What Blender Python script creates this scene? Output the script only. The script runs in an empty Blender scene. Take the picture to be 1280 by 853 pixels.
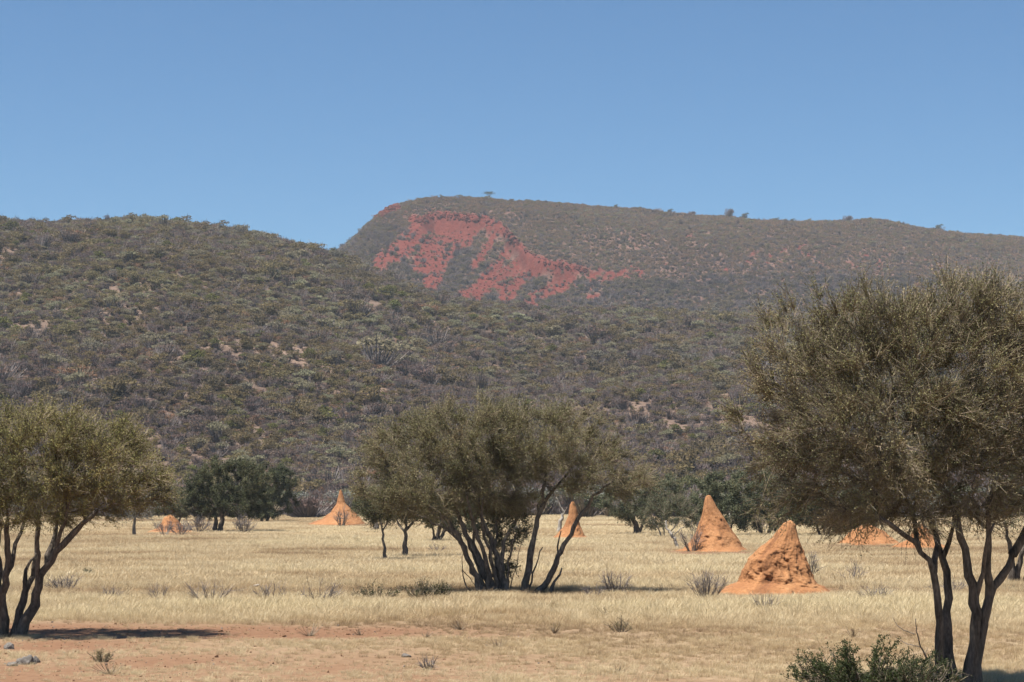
import bpy, math, numpy as np
from mathutils import Vector, noise as mnoise

rng = np.random.default_rng(11)
scene = bpy.context.scene
COL = scene.collection
F, CX, CY, HY, EYE = 2560.0, 640.0, 426.5, 620.0, 2.6
HAZE = .00010
PITCH = math.atan((HY - CY) / F)
SUN_EL, SUN_AZ = math.radians(69), math.radians(-122)      # azimuth from +Y, clockwise
TOSUN = Vector((math.sin(SUN_AZ) * math.cos(SUN_EL), math.cos(SUN_AZ) * math.cos(SUN_EL), math.sin(SUN_EL)))

# ------------------------------------------------------------------ helpers
def ray(px, py):
    r, u = (px - CX) / F, (CY - py) / F
    c, s = math.cos(PITCH), math.sin(PITCH)
    return np.array((r, c - u * s, s + u * c))
def at(px, py, Y):
    d = ray(px, py); t = Y / d[1]
    return np.array((d[0] * t, Y, EYE + d[2] * t))
def dist(py):
    d = ray(CX, py); return EYE / -d[2] * d[1]
def base(px, py):
    Y = dist(py); p = at(px, py, Y); p[2] = 0; return p

def _h(ix, iy, s):
    n = (ix * 374761393 + iy * 668265263 + s * 974711) & 0x7fffffff
    n = ((n ^ (n >> 13)) * 1274126177) & 0x7fffffff
    return ((n ^ (n >> 16)) & 0xffff) / 65535.0
def vnoise(x, y, s=0):
    x = np.asarray(x, float); y = np.asarray(y, float)
    ix = np.floor(x).astype(np.int64); iy = np.floor(y).astype(np.int64)
    fx = x - ix; fy = y - iy
    fx = fx * fx * (3 - 2 * fx); fy = fy * fy * (3 - 2 * fy)
    a = _h(ix, iy, s) * (1 - fx) + _h(ix + 1, iy, s) * fx
    b = _h(ix, iy + 1, s) * (1 - fx) + _h(ix + 1, iy + 1, s) * fx
    return a * (1 - fy) + b * fy
def fbm(x, y, o=4, s=0):
    t = 0; a = .5
    for k in range(o):
        t = t + a * vnoise(x * 2 ** k, y * 2 ** k, s + k * 17); a *= .5
    return t / (1 - .5 ** o)
def sstep(a, b, x):
    t = np.clip((x - a) / (b - a), 0, 1); return t * t * (3 - 2 * t)

def build(name, V, faces, mats, parent=None, attrs=None, smooth=False):
    """faces: list of (index array n x k, material slot); attrs: {name: float per vertex}"""
    me = bpy.data.meshes.new(name)
    V = np.asarray(V, np.float32)
    me.vertices.add(len(V)); me.vertices.foreach_set('co', V.ravel())
    faces = [(np.asarray(f, np.int32), m) for f, m in faces if len(f)]
    nl = sum(f.size for f, _ in faces); nf = sum(len(f) for f, _ in faces)
    me.loops.add(nl); me.polygons.add(nf)
    li = np.concatenate([f.ravel() for f, _ in faces])
    tot = np.concatenate([np.full(len(f), f.shape[1], np.int32) for f, _ in faces])
    st = np.concatenate(([0], np.cumsum(tot)[:-1])).astype(np.int32)
    mi = np.concatenate([np.full(len(f), m, np.int32) for f, m in faces])
    me.loops.foreach_set('vertex_index', li)
    me.polygons.foreach_set('loop_start', st); me.polygons.foreach_set('loop_total', tot)
    me.polygons.foreach_set('material_index', mi)
    me.polygons.foreach_set('use_smooth', np.full(nf, smooth))
    for k, a in (attrs or {}).items():
        at_ = me.attributes.new(k, 'FLOAT', 'POINT'); at_.data.foreach_set('value', np.asarray(a, np.float32))
    me.update(calc_edges=True)
    for m in (mats if isinstance(mats, (list, tuple)) else [mats]): me.materials.append(m)
    o = bpy.data.objects.new(name, me)
    if parent != 'none': COL.objects.link(o)
    if parent is not None and parent != 'none': o.parent = parent
    return o
def tag(o, label=None, cat=None, group=None, kind=None):
    for k, v in (('label', label), ('category', cat), ('group', group), ('kind', kind)):
        if v: o[k] = v
    return o
def empty(name, loc):
    o = bpy.data.objects.new(name, None); COL.objects.link(o); o.location = loc
    o.empty_display_size = .3
    return o
class MB:
    def __init__(s): s.V = []; s.F = []; s.n = 0; s.A = []
    def add(s, V, faces, m=0, a=0.0):
        V = np.asarray(V, float).reshape(-1, 3)
        for f in (faces if isinstance(faces, list) else [faces]): s.F.append((np.asarray(f) + s.n, m))
        s.V.append(V); s.n += len(V)
        s.A.append(np.broadcast_to(np.asarray(a, float), (len(V),)))
    def build(s, name, mats, parent=None, smooth=False):
        return build(name, np.concatenate(s.V), s.F, mats, parent, {'var': np.concatenate(s.A)}, smooth)
def tube(mb, P, R, n=6, m=0, a=0.0, rough=0.0):
    P = np.asarray(P, float); R = np.asarray(R, float); k = len(P)
    T = np.gradient(P, axis=0); T /= np.linalg.norm(T, axis=1)[:, None] + 1e-9
    up = np.array((.31, -.83, .46)) if abs(T[0] @ np.array((.31, -.83, .46))) < .9 else np.array((1., 0, 0))
    A = np.cross(T, up); A /= np.linalg.norm(A, axis=1)[:, None] + 1e-9
    B = np.cross(T, A)
    th = np.arange(n) * 2 * math.pi / n
    rr = R[:, None] * (1 + rough * (rng.random((k, n)) - .5))
    V = P[:, None] + rr[..., None] * (np.cos(th)[None, :, None] * A[:, None] + np.sin(th)[None, :, None] * B[:, None])
    V = np.concatenate((V.reshape(-1, 3), P[-1:] + T[-1:] * R[-1]))
    i = np.arange(k - 1)[:, None] * n + np.arange(n)[None]; j = np.arange(k - 1)[:, None] * n + (np.arange(n)[None] + 1) % n
    Q = np.stack((i, j, j + n, i + n), -1).reshape(-1, 4)
    e = (k - 1) * n + np.arange(n); tri = np.stack((e, (k - 1) * n + (np.arange(n) + 1) % n, np.full(n, k * n)), -1)
    mb.add(V, [Q, tri], m, a)
def prisms(mb, P0, P1, P2, R0, R2, m=0, a=0.0):
    """many thin 3-sided twigs of two segments at once"""
    N = len(P0)
    if not N: return
    T = P2 - P0; T /= np.linalg.norm(T, axis=1)[:, None] + 1e-9
    up = np.where(np.abs(T[:, 2:3]) < .9, np.array([[0, 0, 1.]]), np.array([[1., 0, 0]]))
    A = np.cross(T, up); A /= np.linalg.norm(A, axis=1)[:, None] + 1e-9; B = np.cross(T, A)
    V = np.empty((N, 3, 3, 3))
    for k, (P, R) in enumerate(((P0, R0), (P1, (R0 + R2) / 2), (P2, R2))):
        for q in range(3):
            c, s = math.cos(q * 2.094), math.sin(q * 2.094)
            V[:, k, q] = P + np.asarray(R).reshape(-1, 1) * (c * A + s * B)
    f = []
    for k in range(2):
        for q in range(3): f.append((k * 3 + q, k * 3 + (q + 1) % 3, k * 3 + 3 + (q + 1) % 3, k * 3 + 3 + q))
    Fi = (np.arange(N)[:, None, None] * 9 + np.array(f)[None]).reshape(-1, 4)
    mb.add(V, [Fi], m, np.repeat(np.broadcast_to(a, (N,)), 9))
def unit(v): return v / (np.linalg.norm(v, axis=-1, keepdims=True) + 1e-9)
def leaves(mb, C, size, asp=.5, m=1, a=0.0, along=None, spread=1.0):
    N = len(C)
    if not N: return
    D = unit(rng.normal(size=(N, 3))) * spread
    if along is not None: D = unit(D + along)
    else: D = unit(D)
    S = unit(np.cross(D, unit(rng.normal(size=(N, 3)))))
    s = (size * rng.uniform(.6, 1.35, N))[:, None]
    V = np.stack((C - D * s * .5, C + S * s * asp * .5, C + D * s * .5, C - S * s * asp * .5), 1)
    mb.add(V, [np.arange(N * 4).reshape(-1, 4)], m, np.repeat(np.broadcast_to(a, (N,)), 4))

# ------------------------------------------------------------------ materials
def newmat(name):
    m = bpy.data.materials.new(name); m.use_nodes = True
    nt = m.node_tree; b = nt.nodes['Principled BSDF']
    b.inputs['Roughness'].default_value = .9; b.inputs['Specular IOR Level'].default_value = .15
    return m, nt, b
def N(nt, t, **kw):
    n = nt.nodes.new(t)
    for k, v in kw.items():
        if k.startswith('i_'):
            n.inputs[k[2:].replace('_', ' ')].default_value = v
        else: setattr(n, k, v)
    return n
def ramp(nt, src, stops):
    r = nt.nodes.new('ShaderNodeValToRGB'); e = r.color_ramp.elements
    while len(e) < len(stops): e.new(.5)
    for k, (p, c) in enumerate(stops): e[k].position = p; e[k].color = (*c, 1)
    nt.links.new(src, r.inputs[0]); return r
def mixc(nt, fac, a, b, blend='MIX'):
    m = N(nt, 'ShaderNodeMix', data_type='RGBA', blend_type=blend)
    for s, v in ((0, fac), (6, a), (7, b)):
        if hasattr(v, 'is_output'): nt.links.new(v, m.inputs[s])
        else: m.inputs[s].default_value = v if s == 0 else (*v, 1)
    return m.outputs[2]
def foliage_mat(name, stops, tint=None, trans=.25, spec=.2, rough=.7):
    """leaf colour by a per-leaf value; optional per-plant value ('tint' on the instance or the object)"""
    m, nt, b = newmat(name)
    at_ = N(nt, 'ShaderNodeAttribute', attribute_name='var')
    r = ramp(nt, at_.outputs['Fac'], stops); c = r.outputs[0]
    if tint:
        ti = N(nt, 'ShaderNodeAttribute', attribute_name='tint', attribute_type='INSTANCER')
        tr = ramp(nt, ti.outputs['Fac'], tint)
        c = mixc(nt, 1.0, c, tr.outputs[0], 'MULTIPLY')
    nt.links.new(c, b.inputs['Base Color'])
    b.inputs['Roughness'].default_value = rough; b.inputs['Specular IOR Level'].default_value = spec
    if trans:
        t = N(nt, 'ShaderNodeBsdfTranslucent'); nt.links.new(c, t.inputs['Color'])
        mx = N(nt, 'ShaderNodeMixShader', i_Fac=trans)
        nt.links.new(b.outputs[0], mx.inputs[1]); nt.links.new(t.outputs[0], mx.inputs[2])
        nt.links.new(mx.outputs[0], nt.nodes['Material Output'].inputs[0])
    return m
def bark_mat(name, dark, light, scale=9.0, bump=.6):
    m, nt, b = newmat(name)
    tc = N(nt, 'ShaderNodeTexCoord')
    mp = N(nt, 'ShaderNodeMapping'); mp.inputs['Scale'].default_value = (1, 1, .28)
    nt.links.new(tc.outputs['Object'], mp.inputs[0])
    n1 = N(nt, 'ShaderNodeTexNoise', i_Scale=scale, i_Detail=8.0, i_Roughness=.65); nt.links.new(mp.outputs[0], n1.inputs['Vector'])
    n2 = N(nt, 'ShaderNodeTexNoise', i_Scale=scale * 4.5, i_Detail=5.0); nt.links.new(mp.outputs[0], n2.inputs['Vector'])
    r = ramp(nt, n1.outputs[0], [(.32, dark), (.68, light)])
    r2 = ramp(nt, n2.outputs[0], [(.35, (.55, .55, .55)), (.65, (1, 1, 1))])
    nt.links.new(mixc(nt, 1.0, r.outputs[0], r2.outputs[0], 'MULTIPLY'), b.inputs['Base Color'])
    bp = N(nt, 'ShaderNodeBump', i_Strength=bump, i_Distance=.03); nt.links.new(n2.outputs[0], bp.inputs['Height'])
    nt.links.new(bp.outputs[0], b.inputs['Normal'])
    return m
M = {}
M['bark_dark'] = bark_mat('acacia_bark', (0.054, 0.045, 0.037), (0.203, 0.165, 0.132))
M['bark_grey'] = bark_mat('grey_bark', (.075, .066, .056), (.26, .23, .20))
M['bark_mid'] = bark_mat('weathered_bark', (0.063, 0.053, 0.044), (0.259, 0.218, 0.178))
M['bark_pale'] = bark_mat('bleached_wood', (.22, .19, .16), (.48, .44, .38))
M['twig'] = foliage_mat('twig', [(0, (.095, .075, .052)), (1, (.26, .205, .14))], trans=0)
M['twig_grey'] = foliage_mat('grey_twig', [(0, (0.078, 0.066, 0.066)), (1, (0.216, 0.186, 0.174))], trans=0)
M['leaf_olive'] = foliage_mat('olive_leaf', [(0, (0.070, 0.063, 0.027)), (.45, (0.140, 0.124, 0.051)), (.8, (0.217, 0.172, 0.082)), (1, (0.280, 0.200, 0.111))])
M['leaf_brown'] = foliage_mat('olive_brown_leaf', [(0, (0.087, 0.090, 0.039)), (.4, (0.165, 0.158, 0.070)), (.75, (0.248, 0.215, 0.106)), (1, (0.320, 0.248, 0.144))])
M['leaf_yellow'] = foliage_mat('yellow_olive_leaf', [(0, (0.087, 0.090, 0.030)), (.4, (0.171, 0.162, 0.056)), (.8, (0.271, 0.230, 0.085)), (1, (0.353, 0.281, 0.117))])
M['leaf_dark'] = foliage_mat('dark_green_leaf', [(0, (0.034, 0.041, 0.021)), (.6, (0.072, 0.080, 0.037)), (1, (0.138, 0.135, 0.062))])
M['leaf_green'] = foliage_mat('mid_green_leaf', [(0, (0.056, 0.067, 0.038)), (.6, (0.110, 0.120, 0.065)), (1, (0.188, 0.180, 0.101))])
M['leaf_shrub'] = foliage_mat('deep_green_leaf', [(0, (.022, .030, .011)), (.6, (.042, .054, .019)), (1, (.075, .085, .032))], spec=.15)
M['leaf_bluegrey'] = foliage_mat('grey_green_leaf', [(0, (0.100, 0.108, 0.095)), (.6, (0.169, 0.174, 0.149)), (1, (0.275, 0.264, 0.223))])
TN = [(0, (.62, .59, .64)), (.25, (.85, .78, .80)), (.5, (1.08, .95, .82)), (.75, (1.08, 1.06, .88)), (1, (1.28, 1.26, 1.10))]
M['hill_grey'] = foliage_mat('bare_grey_bush', [(0, (0.109, 0.084, 0.081)), (.6, (0.167, 0.127, 0.117)), (1, (0.224, 0.171, 0.152))], TN, trans=.3, spec=.05)
M['hill_olive'] = foliage_mat('dull_olive_bush', [(0, (0.106, 0.095, 0.057)), (.6, (0.163, 0.141, 0.084)), (1, (0.218, 0.182, 0.110))], TN, trans=.42, spec=.05)
M['hill_pale'] = foliage_mat('pale_grey_green_bush', [(0, (0.155, 0.156, 0.116)), (.6, (0.224, 0.220, 0.163)), (1, (0.287, 0.275, 0.204))], TN, trans=.42, spec=.05)
M['hill_green'] = foliage_mat('green_bush', [(0, (0.081, 0.090, 0.037)), (.6, (0.129, 0.136, 0.057)), (1, (0.196, 0.193, 0.088))], TN, trans=.42, spec=.05)
M['hill_tan'] = foliage_mat('dry_tan_bush', [(0, (0.153, 0.092, 0.062)), (.6, (0.236, 0.148, 0.102)), (1, (0.307, 0.203, 0.146))], TN, trans=.3, spec=.05)
M['grass'] = foliage_mat('dry_grass_blade', [(0, (.38, .295, .165)), (.5, (.52, .43, .265)), (1, (.65, .56, .38))],
                         [(0, (.52, .44, .40)), (.22, (.84, .75, .68)), (.5, (1, .97, .96)), (1, (1.10, 1.10, 1.07))], trans=.3, spec=.25, rough=.6)

def earth_mat(name, cols, scale, bump, bdist, attr=None, attr_cols=None, fine=14.0, hscale=None):
    m, nt, b = newmat(name)
    tc = N(nt, 'ShaderNodeTexCoord')
    n1 = N(nt, 'ShaderNodeTexNoise', i_Scale=scale, i_Detail=9.0, i_Roughness=.62); nt.links.new(tc.outputs['Object'], n1.inputs['Vector'])
    n2 = N(nt, 'ShaderNodeTexNoise', i_Scale=scale * fine, i_Detail=6.0, i_Roughness=.7); nt.links.new(tc.outputs['Object'], n2.inputs['Vector'])
    c = ramp(nt, n1.outputs[0], [(.3, cols[0]), (.5, cols[1]), (.72, cols[2])]).outputs[0]
    c = mixc(nt, 1.0, c, ramp(nt, n2.outputs[0], [(.3, (.66, .63, .60)), (.7, (1.18, 1.18, 1.18))]).outputs[0], 'MULTIPLY')
    if attr:
        at_ = N(nt, 'ShaderNodeAttribute', attribute_name=attr)
        c2 = ramp(nt, n2.outputs[0], [(.28, attr_cols[0]), (.5, attr_cols[1]), (.75, attr_cols[2])]).outputs[0]
        c = mixc(nt, at_.outputs['Fac'], c, c2)
    nt.links.new(c, b.inputs['Base Color'])
    bp = N(nt, 'ShaderNodeBump', i_Strength=bump, i_Distance=bdist); nt.links.new(n2.outputs[0], bp.inputs['Height'])
    nt.links.new(bp.outputs[0], b.inputs['Normal'])
    return m
M['ground'] = earth_mat('sandy_soil_with_litter', [(.20, .138, .082), (.245, .182, .112), (.29, .23, .148)], .35, .5, .05,
                        'soil', [(.112, .057, .031), (.158, .085, .047), (.20, .118, .069)], 16)
M['hill_near'] = earth_mat('stony_hill_soil', [(.092, .064, .050), (.130, .090, .070), (.165, .120, .092)], .05, .7, .3,
                           'soil', [(.12, .080, .060), (.165, .112, .084), (.205, .148, .114)], 14)
M['hill_far'] = earth_mat('brown_hill_soil', [(.092, .048, .038), (.120, .070, .054), (.145, .092, .072)], .05, .8, .6,
                          'soil', [(.052, .012, .009), (.096, .020, .013), (.140, .038, .025)], 8)
M['red_rock'] = earth_mat('red_rock', [(.045, .013, .010), (.095, .024, .017), (.145, .050, .036)], .25, .8, .2)
M['mound'] = earth_mat('termite_clay', [(.245, .112, .049), (.305, .147, .065), (.355, .187, .088)], 1.3, .7, .04, 'dark',
                       [(.11, .048, .024), (.17, .075, .034), (.26, .12, .055)], 11)
M['rock'] = earth_mat('grey_stone', [(0.099, 0.090, 0.081), (0.155, 0.141, 0.128), (0.211, 0.192, 0.174)], 6, .5, .02)

# ------------------------------------------------------------------ terrain
T1 = np.array([(-900, 305), (-300, 286), (0, 276), (100, 274), (180, 273), (270, 283), (350, 300), (415, 315), (470, 339), (540, 367),
               (600, 380), (700, 387), (850, 391), (1000, 395), (1280, 402), (2200, 430)], float)
T2 = np.array([(0, 420), (300, 340), (415, 311), (440, 295), (470, 265), (478, 258), (490, 252), (530, 244), (600, 240), (680, 242), (760, 252), (850, 264),
               (900, 267), (1000, 271), (1100, 275), (1200, 283), (1280, 292), (1500, 314), (2200, 380)], float)
def interp(T, p):                                            # smooth-ish crest table
    return np.interp(p, T[:, 0], T[:, 1])
D0, DC1 = 285.0, 900.0
B0, DC2 = 960.0, 1650.0
def prof1(t): return np.where(t < 0, 0, np.where(t < 1, np.sin(np.clip(t, 0, 1) * math.pi / 2) ** 1.35, 1 - .35 * (t - 1) ** 1.2 * (t > 1)))
def prof2(t):
    a = np.clip(t, 0, 1)
    return np.where(t < 0, 0, np.where(t < 1, .62 * sstep(-.25, .62, a) / 1.0 + .38 * np.sin(a * math.pi / 2), 1 - .5 * np.clip(t - 1, 0, None)))
PT = np.arange(-900, 2200, 4.0)
def fit(prof, d0, dc, crest):
    d = np.linspace(d0 + 5, dc * 1.02, 300)
    best = (prof((d - d0) / (dc - d0)) / d).max()
    return (HY - interp(crest, PT)) / F / best
def crest_scale(prof, d0, dc, crest, k):
    s = fit(prof, d0, dc, crest)
    w = np.ones(k) / k
    return np.convolve(np.pad(s, k // 2, mode='edge'), w, 'valid')[:len(PT)]
S1 = crest_scale(prof1, D0, DC1, T1, 9); S2 = crest_scale(prof2, B0, DC2, T2, 3)
def h1(p, d):
    x = (p - CX) / F * d
    t = (d - D0) / (DC1 - D0)
    h = np.interp(p, PT, S1) * prof1(t)
    g = (fbm(x / 95, d / 130, 4, 3) - .5) * 17 + (fbm(x / 26, d / 30, 3, 9) - .5) * 3.5
    return h + g * sstep(0, .3, t) * sstep(.82, .5, t) + (fbm(x / 26, d / 30, 3, 9) - .5) * 1.6 * sstep(.5, .8, t)
def seg(px, py, pts):
    """distance in photo pixels to a polyline, with the position along it"""
    best = np.full(np.shape(px), 1e9); along = np.zeros(np.shape(px)); n = len(pts) - 1
    for k in range(n):
        ax, ay = pts[k]; bx, by = pts[k + 1]
        t = np.clip(((px - ax) * (bx - ax) + (py - ay) * (by - ay)) / ((bx - ax) ** 2 + (by - ay) ** 2), 0, 1)
        dd = np.hypot(px - ax - t * (bx - ax), py - ay - t * (by - ay))
        m = dd < best; best = np.where(m, dd, best); along = np.where(m, (k + t) / n, along)
    return best, along
def h2raw(p, d):
    x = (p - CX) / F * d
    t = (d - B0) / (DC2 - B0)
    h = np.interp(p, PT, S2) * prof2(t)
    g = (fbm(x / 120, d / 150, 4, 23) - .5) * 16 + (fbm(x / 30, d / 34, 3, 29) - .5) * 4
    return h + g * sstep(0, .3, t) * sstep(1.0, .72, t)
RIM = [(470, 270), (484, 263), (498, 262), (514, 272), (526, 275), (542, 269), (569, 270), (606, 274), (629, 284), (640, 300), (659, 318), (677, 327), (700, 333), (732, 337)]
def red_mask(p, py, x, d):
    n = fbm(x / 14, d / 22, 4, 41)
    n2 = fbm(x / 5, d / 9, 3, 47)
    r = np.zeros(np.shape(p))
    def streak(pts, w0, w1, gain=1.0):
        nonlocal r
        dd, al = seg(p, py, pts)
        w = w0 + (w1 - w0) * al
        v = np.clip(1.25 - dd / w, 0, 1) * gain
        r = np.maximum(r, np.clip(v * (.55 + 1.3 * (n - .28)) * 1.5 - (1 - n2) * .5, 0, 1))
    streak([(474, 267), (484, 262), (497, 259)], 4, 5)
    streak(RIM[3:], 7.5, 5, 1.4)
    streak([(540, 273), (606, 278), (628, 287)], 11, 8, 1.35)
    streak([(537, 278), (520, 295), (500, 312), (478, 326)], 18, 14, 1.15)
    streak([(545, 292), (530, 312), (525, 332)], 16, 12, 1.0)
    streak([(565, 284), (554, 310), (546, 335), (538, 357)], 19, 11, 1.2)
    streak([(592, 284), (580, 300), (556, 320)], 11, 9, 1.1)
    streak([(617, 290), (606, 312), (590, 336)], 9, 7, .95)
    streak([(642, 305), (622, 330), (600, 352)], 8, 7, .8)
    streak([(708, 334), (760, 342), (800, 340)], 9, 9, .75)
    streak([(661, 322), (640, 338), (610, 358), (583, 372)], 8, 13, 1.25)
    streak([(676, 330), (655, 350), (632, 368)], 13, 13, 1.05)
    streak([(700, 337), (712, 350), (690, 362), (662, 378)], 14, 11, .95)
    c1, c2 = p * .80 + py * .60, -p * .60 + py * .80                     # runnels down the slope
    r = r * (.45 + 1.05 * fbm(c1 / 4.5, c2 / 30, 3, 53))
    for cx, cy, rx, ry, gn in ((815, 338, 60, 16, 1.), (740, 345, 60, 14, .9), (1005, 316, 85, 16, .85), (915, 335, 50, 16, .7), (1120, 322, 80, 18, .55), (700, 365, 60, 14, .8), (860, 300, 90, 18, .35)):
        z_ = np.clip(1.3 - np.hypot((p - cx) / rx, (py - cy) / ry), 0, 1)
        r = np.maximum(r, np.clip((n2 - .60) * 6, 0, 1) * np.clip((n - .3) * 3, 0, 1) * z_ * gn)
    return np.clip(r * 1.6, 0, 1) * (.45 + .75 * sstep(.25, .6, fbm(c1 / 2.6, c2 / 22, 3, 57)))
def proj_y(d, h): return HY - (h - EYE) / d * F
def h2(p, d):
    h = h2raw(p, d); py = proj_y(d, h)
    dd, al = seg(p, py, RIM)
    # the face under the rim is scooped out so that the rim stands as a low broken cliff
    below = np.clip((py - np.interp(p, [q[0] for q in RIM], [q[1] for q in RIM])) / 14, -1, 1)
    inside = sstep(500, 556, p) * sstep(745, 690, p)
    cut = sstep(0, .55, below) * sstep(60, 6, dd) * inside
    lip = np.exp(-(dd / 2.4) ** 2) * inside * (below < .3)
    x = (p - CX) / F * d
    return h - 8.0 * cut + 2.2 * lip * (.1 + 1.5 * fbm(x / 7, d / 9, 3, 77))

def fan(name, hf, pr, ds, mat, soil, label=None):
    p, d = np.meshgrid(pr, ds)
    z = hf(p, d); x = (p - CX) / F * d
    V = np.stack((x, d, z), -1).reshape(-1, 3)
    nr, nc = p.shape
    i = (np.arange(nr - 1)[:, None] * nc + np.arange(nc - 1)[None])
    Q = np.stack((i, i + 1, i + nc + 1, i + nc), -1).reshape(-1, 4)
    o = build(name, V, [(Q, 0)], mat, attrs={'soil': np.clip(soil(p, proj_y(d, z), x, d) * 1.7, 0, 1).ravel()}, smooth=True)
    o['kind'] = 'structure'
    return o
BARE = [(350, 438, 26, 12), (385, 460, 40, 16), (450, 455, 45, 18), (420, 485, 35, 16), (480, 470, 25, 20), (345, 445, 18, 14), (120, 470, 60, 20)]
def bare1(p, py, x, d):
    r = np.zeros(np.shape(p))
    for cx, cy, rx, ry in BARE: r = np.maximum(r, np.clip(1.3 - np.hypot((p - cx) / rx, (py - cy) / ry), 0, 1))
    return np.clip(r * (.2 + 1.4 * fbm(x / 9, d / 14, 3, 61)), 0, 1)
fan('near_hill', h1, np.linspace(-780, 2060, 560), np.concatenate((np.linspace(262, 940, 330), np.linspace(948, 1300, 30))), M['hill_near'], bare1)
fan('far_hill', h2, np.concatenate((np.linspace(-200, 400, 60), np.linspace(402, 1300, 760), np.linspace(1310, 2150, 90))),
    np.concatenate((np.linspace(940, 1690, 380), np.linspace(1700, 2600, 30))), M['hill_far'], red_mask)

# ground: one sheet from behind the camera to the horizon, with low swells
def soil_mask(x, y):
    y = np.maximum(y, 3.0)
    p = CX + x / y * F; py = HY + EYE / y * F
    n = fbm(x / 5, y / 9, 4, 5); n2 = fbm(x / 1.3, y / 2.2, 3, 15)
    w = 6 * (fbm(x / 4, y / 20, 3, 19) - .5)
    band = np.exp(-((py - 789 - w) / 11) ** 2) * (.25 + .75 * sstep(900, 400, p)) * 1.1
    band = np.maximum(band, np.exp(-((py - 806 - w) / 16) ** 2) * sstep(420, 60, p) * .8)
    low = sstep(792, 835, py) * .68 * sstep(1250, 350, p) + sstep(795, 840, py) * .2
    band3 = np.exp(-((py - 742) / 5) ** 2) * .38 + np.exp(-((py - 716) / 3) ** 2) * .25 * sstep(350, 100, p) + np.exp(-((py - 696) / 2.5) ** 2) * .2
    r = np.maximum(band, np.maximum(low, band3))
    for cx, cy, rx, ry, g in ((985, 740, 100, 9, 1.0), (885, 691, 75, 6, 1.0), (690, 744, 60, 5, .8), (425, 656, 60, 3, .9), (712, 674, 40, 3, .8),
                              (215, 667, 60, 4, .9), (1090, 682, 70, 4, .8), (1150, 685, 60, 4, .9), (300, 666, 60, 4, .6)):
        r = np.maximum(r, g * np.clip(1.4 - np.hypot((p - cx) / rx, (py - cy) / ry), 0, 1))
    return np.clip(r * (.35 + 1.3 * n) + (n2 - .62) * .7 * (r > .1), 0, 1)
def swell(x, y): return (fbm(x / 40, y / 40, 2, 88) - .5) * .10 * sstep(10, 25, y) * sstep(300, 200, y)
gy = np.concatenate(([-400, -60, -8, 1], np.geomspace(4, 330, 330), np.geomspace(345, 9000, 30)))
gu = np.linspace(-1, 1, 421)
GX = gu[None] * (np.maximum(np.abs(gy), 60) * .55 + 12)[:, None]; GY = np.repeat(gy[:, None], 421, 1)
nr, nc = GX.shape
i = (np.arange(nr - 1)[:, None] * nc + np.arange(nc - 1)[None])
g = build('ground', np.stack((GX, GY, swell(GX, GY) - .004), -1).reshape(-1, 3), [(np.stack((i, i + 1, i + nc + 1, i + nc), -1).reshape(-1, 4), 0)],
          M['ground'], attrs={'soil': soil_mask(GX, GY).ravel()}, smooth=True)
g['kind'] = 'structure'

# ------------------------------------------------------------------ scatter by geometry nodes (stuff only)
def scatter(name, P, rot, scl, idx, tint, protos, label, cat):
    me = bpy.data.meshes.new(name); me.vertices.add(len(P)); me.vertices.foreach_set('co', np.asarray(P, np.float32).ravel())
    for nm, ty, a in (('rot', 'FLOAT_VECTOR', rot), ('scl', 'FLOAT_VECTOR', scl), ('idx', 'INT', idx), ('tint', 'FLOAT', tint)):
        at_ = me.attributes.new(nm, ty, 'POINT')
        a = np.asarray(a, np.int32 if ty == 'INT' else np.float32)
        at_.data.foreach_set('vector' if ty == 'FLOAT_VECTOR' else 'value', a.ravel())
    o = bpy.data.objects.new(name, me); COL.objects.link(o)
    pc = bpy.data.collections.new(name + '_kinds')
    for p in protos: pc.objects.link(p)
    ng = bpy.data.node_groups.new(name, 'GeometryNodeTree')
    ng.interface.new_socket('Geometry', in_out='INPUT', socket_type='NodeSocketGeometry')
    ng.interface.new_socket('Geometry', in_out='OUTPUT', socket_type='NodeSocketGeometry')
    gi = ng.nodes.new('NodeGroupInput'); go = ng.nodes.new('NodeGroupOutput')
    ci = ng.nodes.new('GeometryNodeCollectionInfo'); ci.inputs['Collection'].default_value = pc
    ci.inputs['Separate Children'].default_value = True; ci.inputs['Reset Children'].default_value = True
    ip = ng.nodes.new('GeometryNodeInstanceOnPoints'); ip.inputs['Pick Instance'].default_value = True
    def na(nm, ty):
        n = ng.nodes.new('GeometryNodeInputNamedAttribute'); n.data_type = ty; n.inputs['Name'].default_value = nm
        return n.outputs['Attribute']
    e2r = ng.nodes.new('FunctionNodeEulerToRotation')
    L = ng.links.new
    L(gi.outputs[0], ip.inputs['Points']); L(ci.outputs[0], ip.inputs['Instance']); L(na('idx', 'INT'), ip.inputs['Instance Index'])
    L(na('rot', 'FLOAT_VECTOR'), e2r.inputs[0]); L(e2r.outputs[0], ip.inputs['Rotation']); L(na('scl', 'FLOAT_VECTOR'), ip.inputs['Scale'])
    L(ip.outputs[0], go.inputs[0])
    md = o.modifiers.new('scatter', 'NODES'); md.node_group = ng
    tag(o, label, cat, kind='stuff')
    return o

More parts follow.
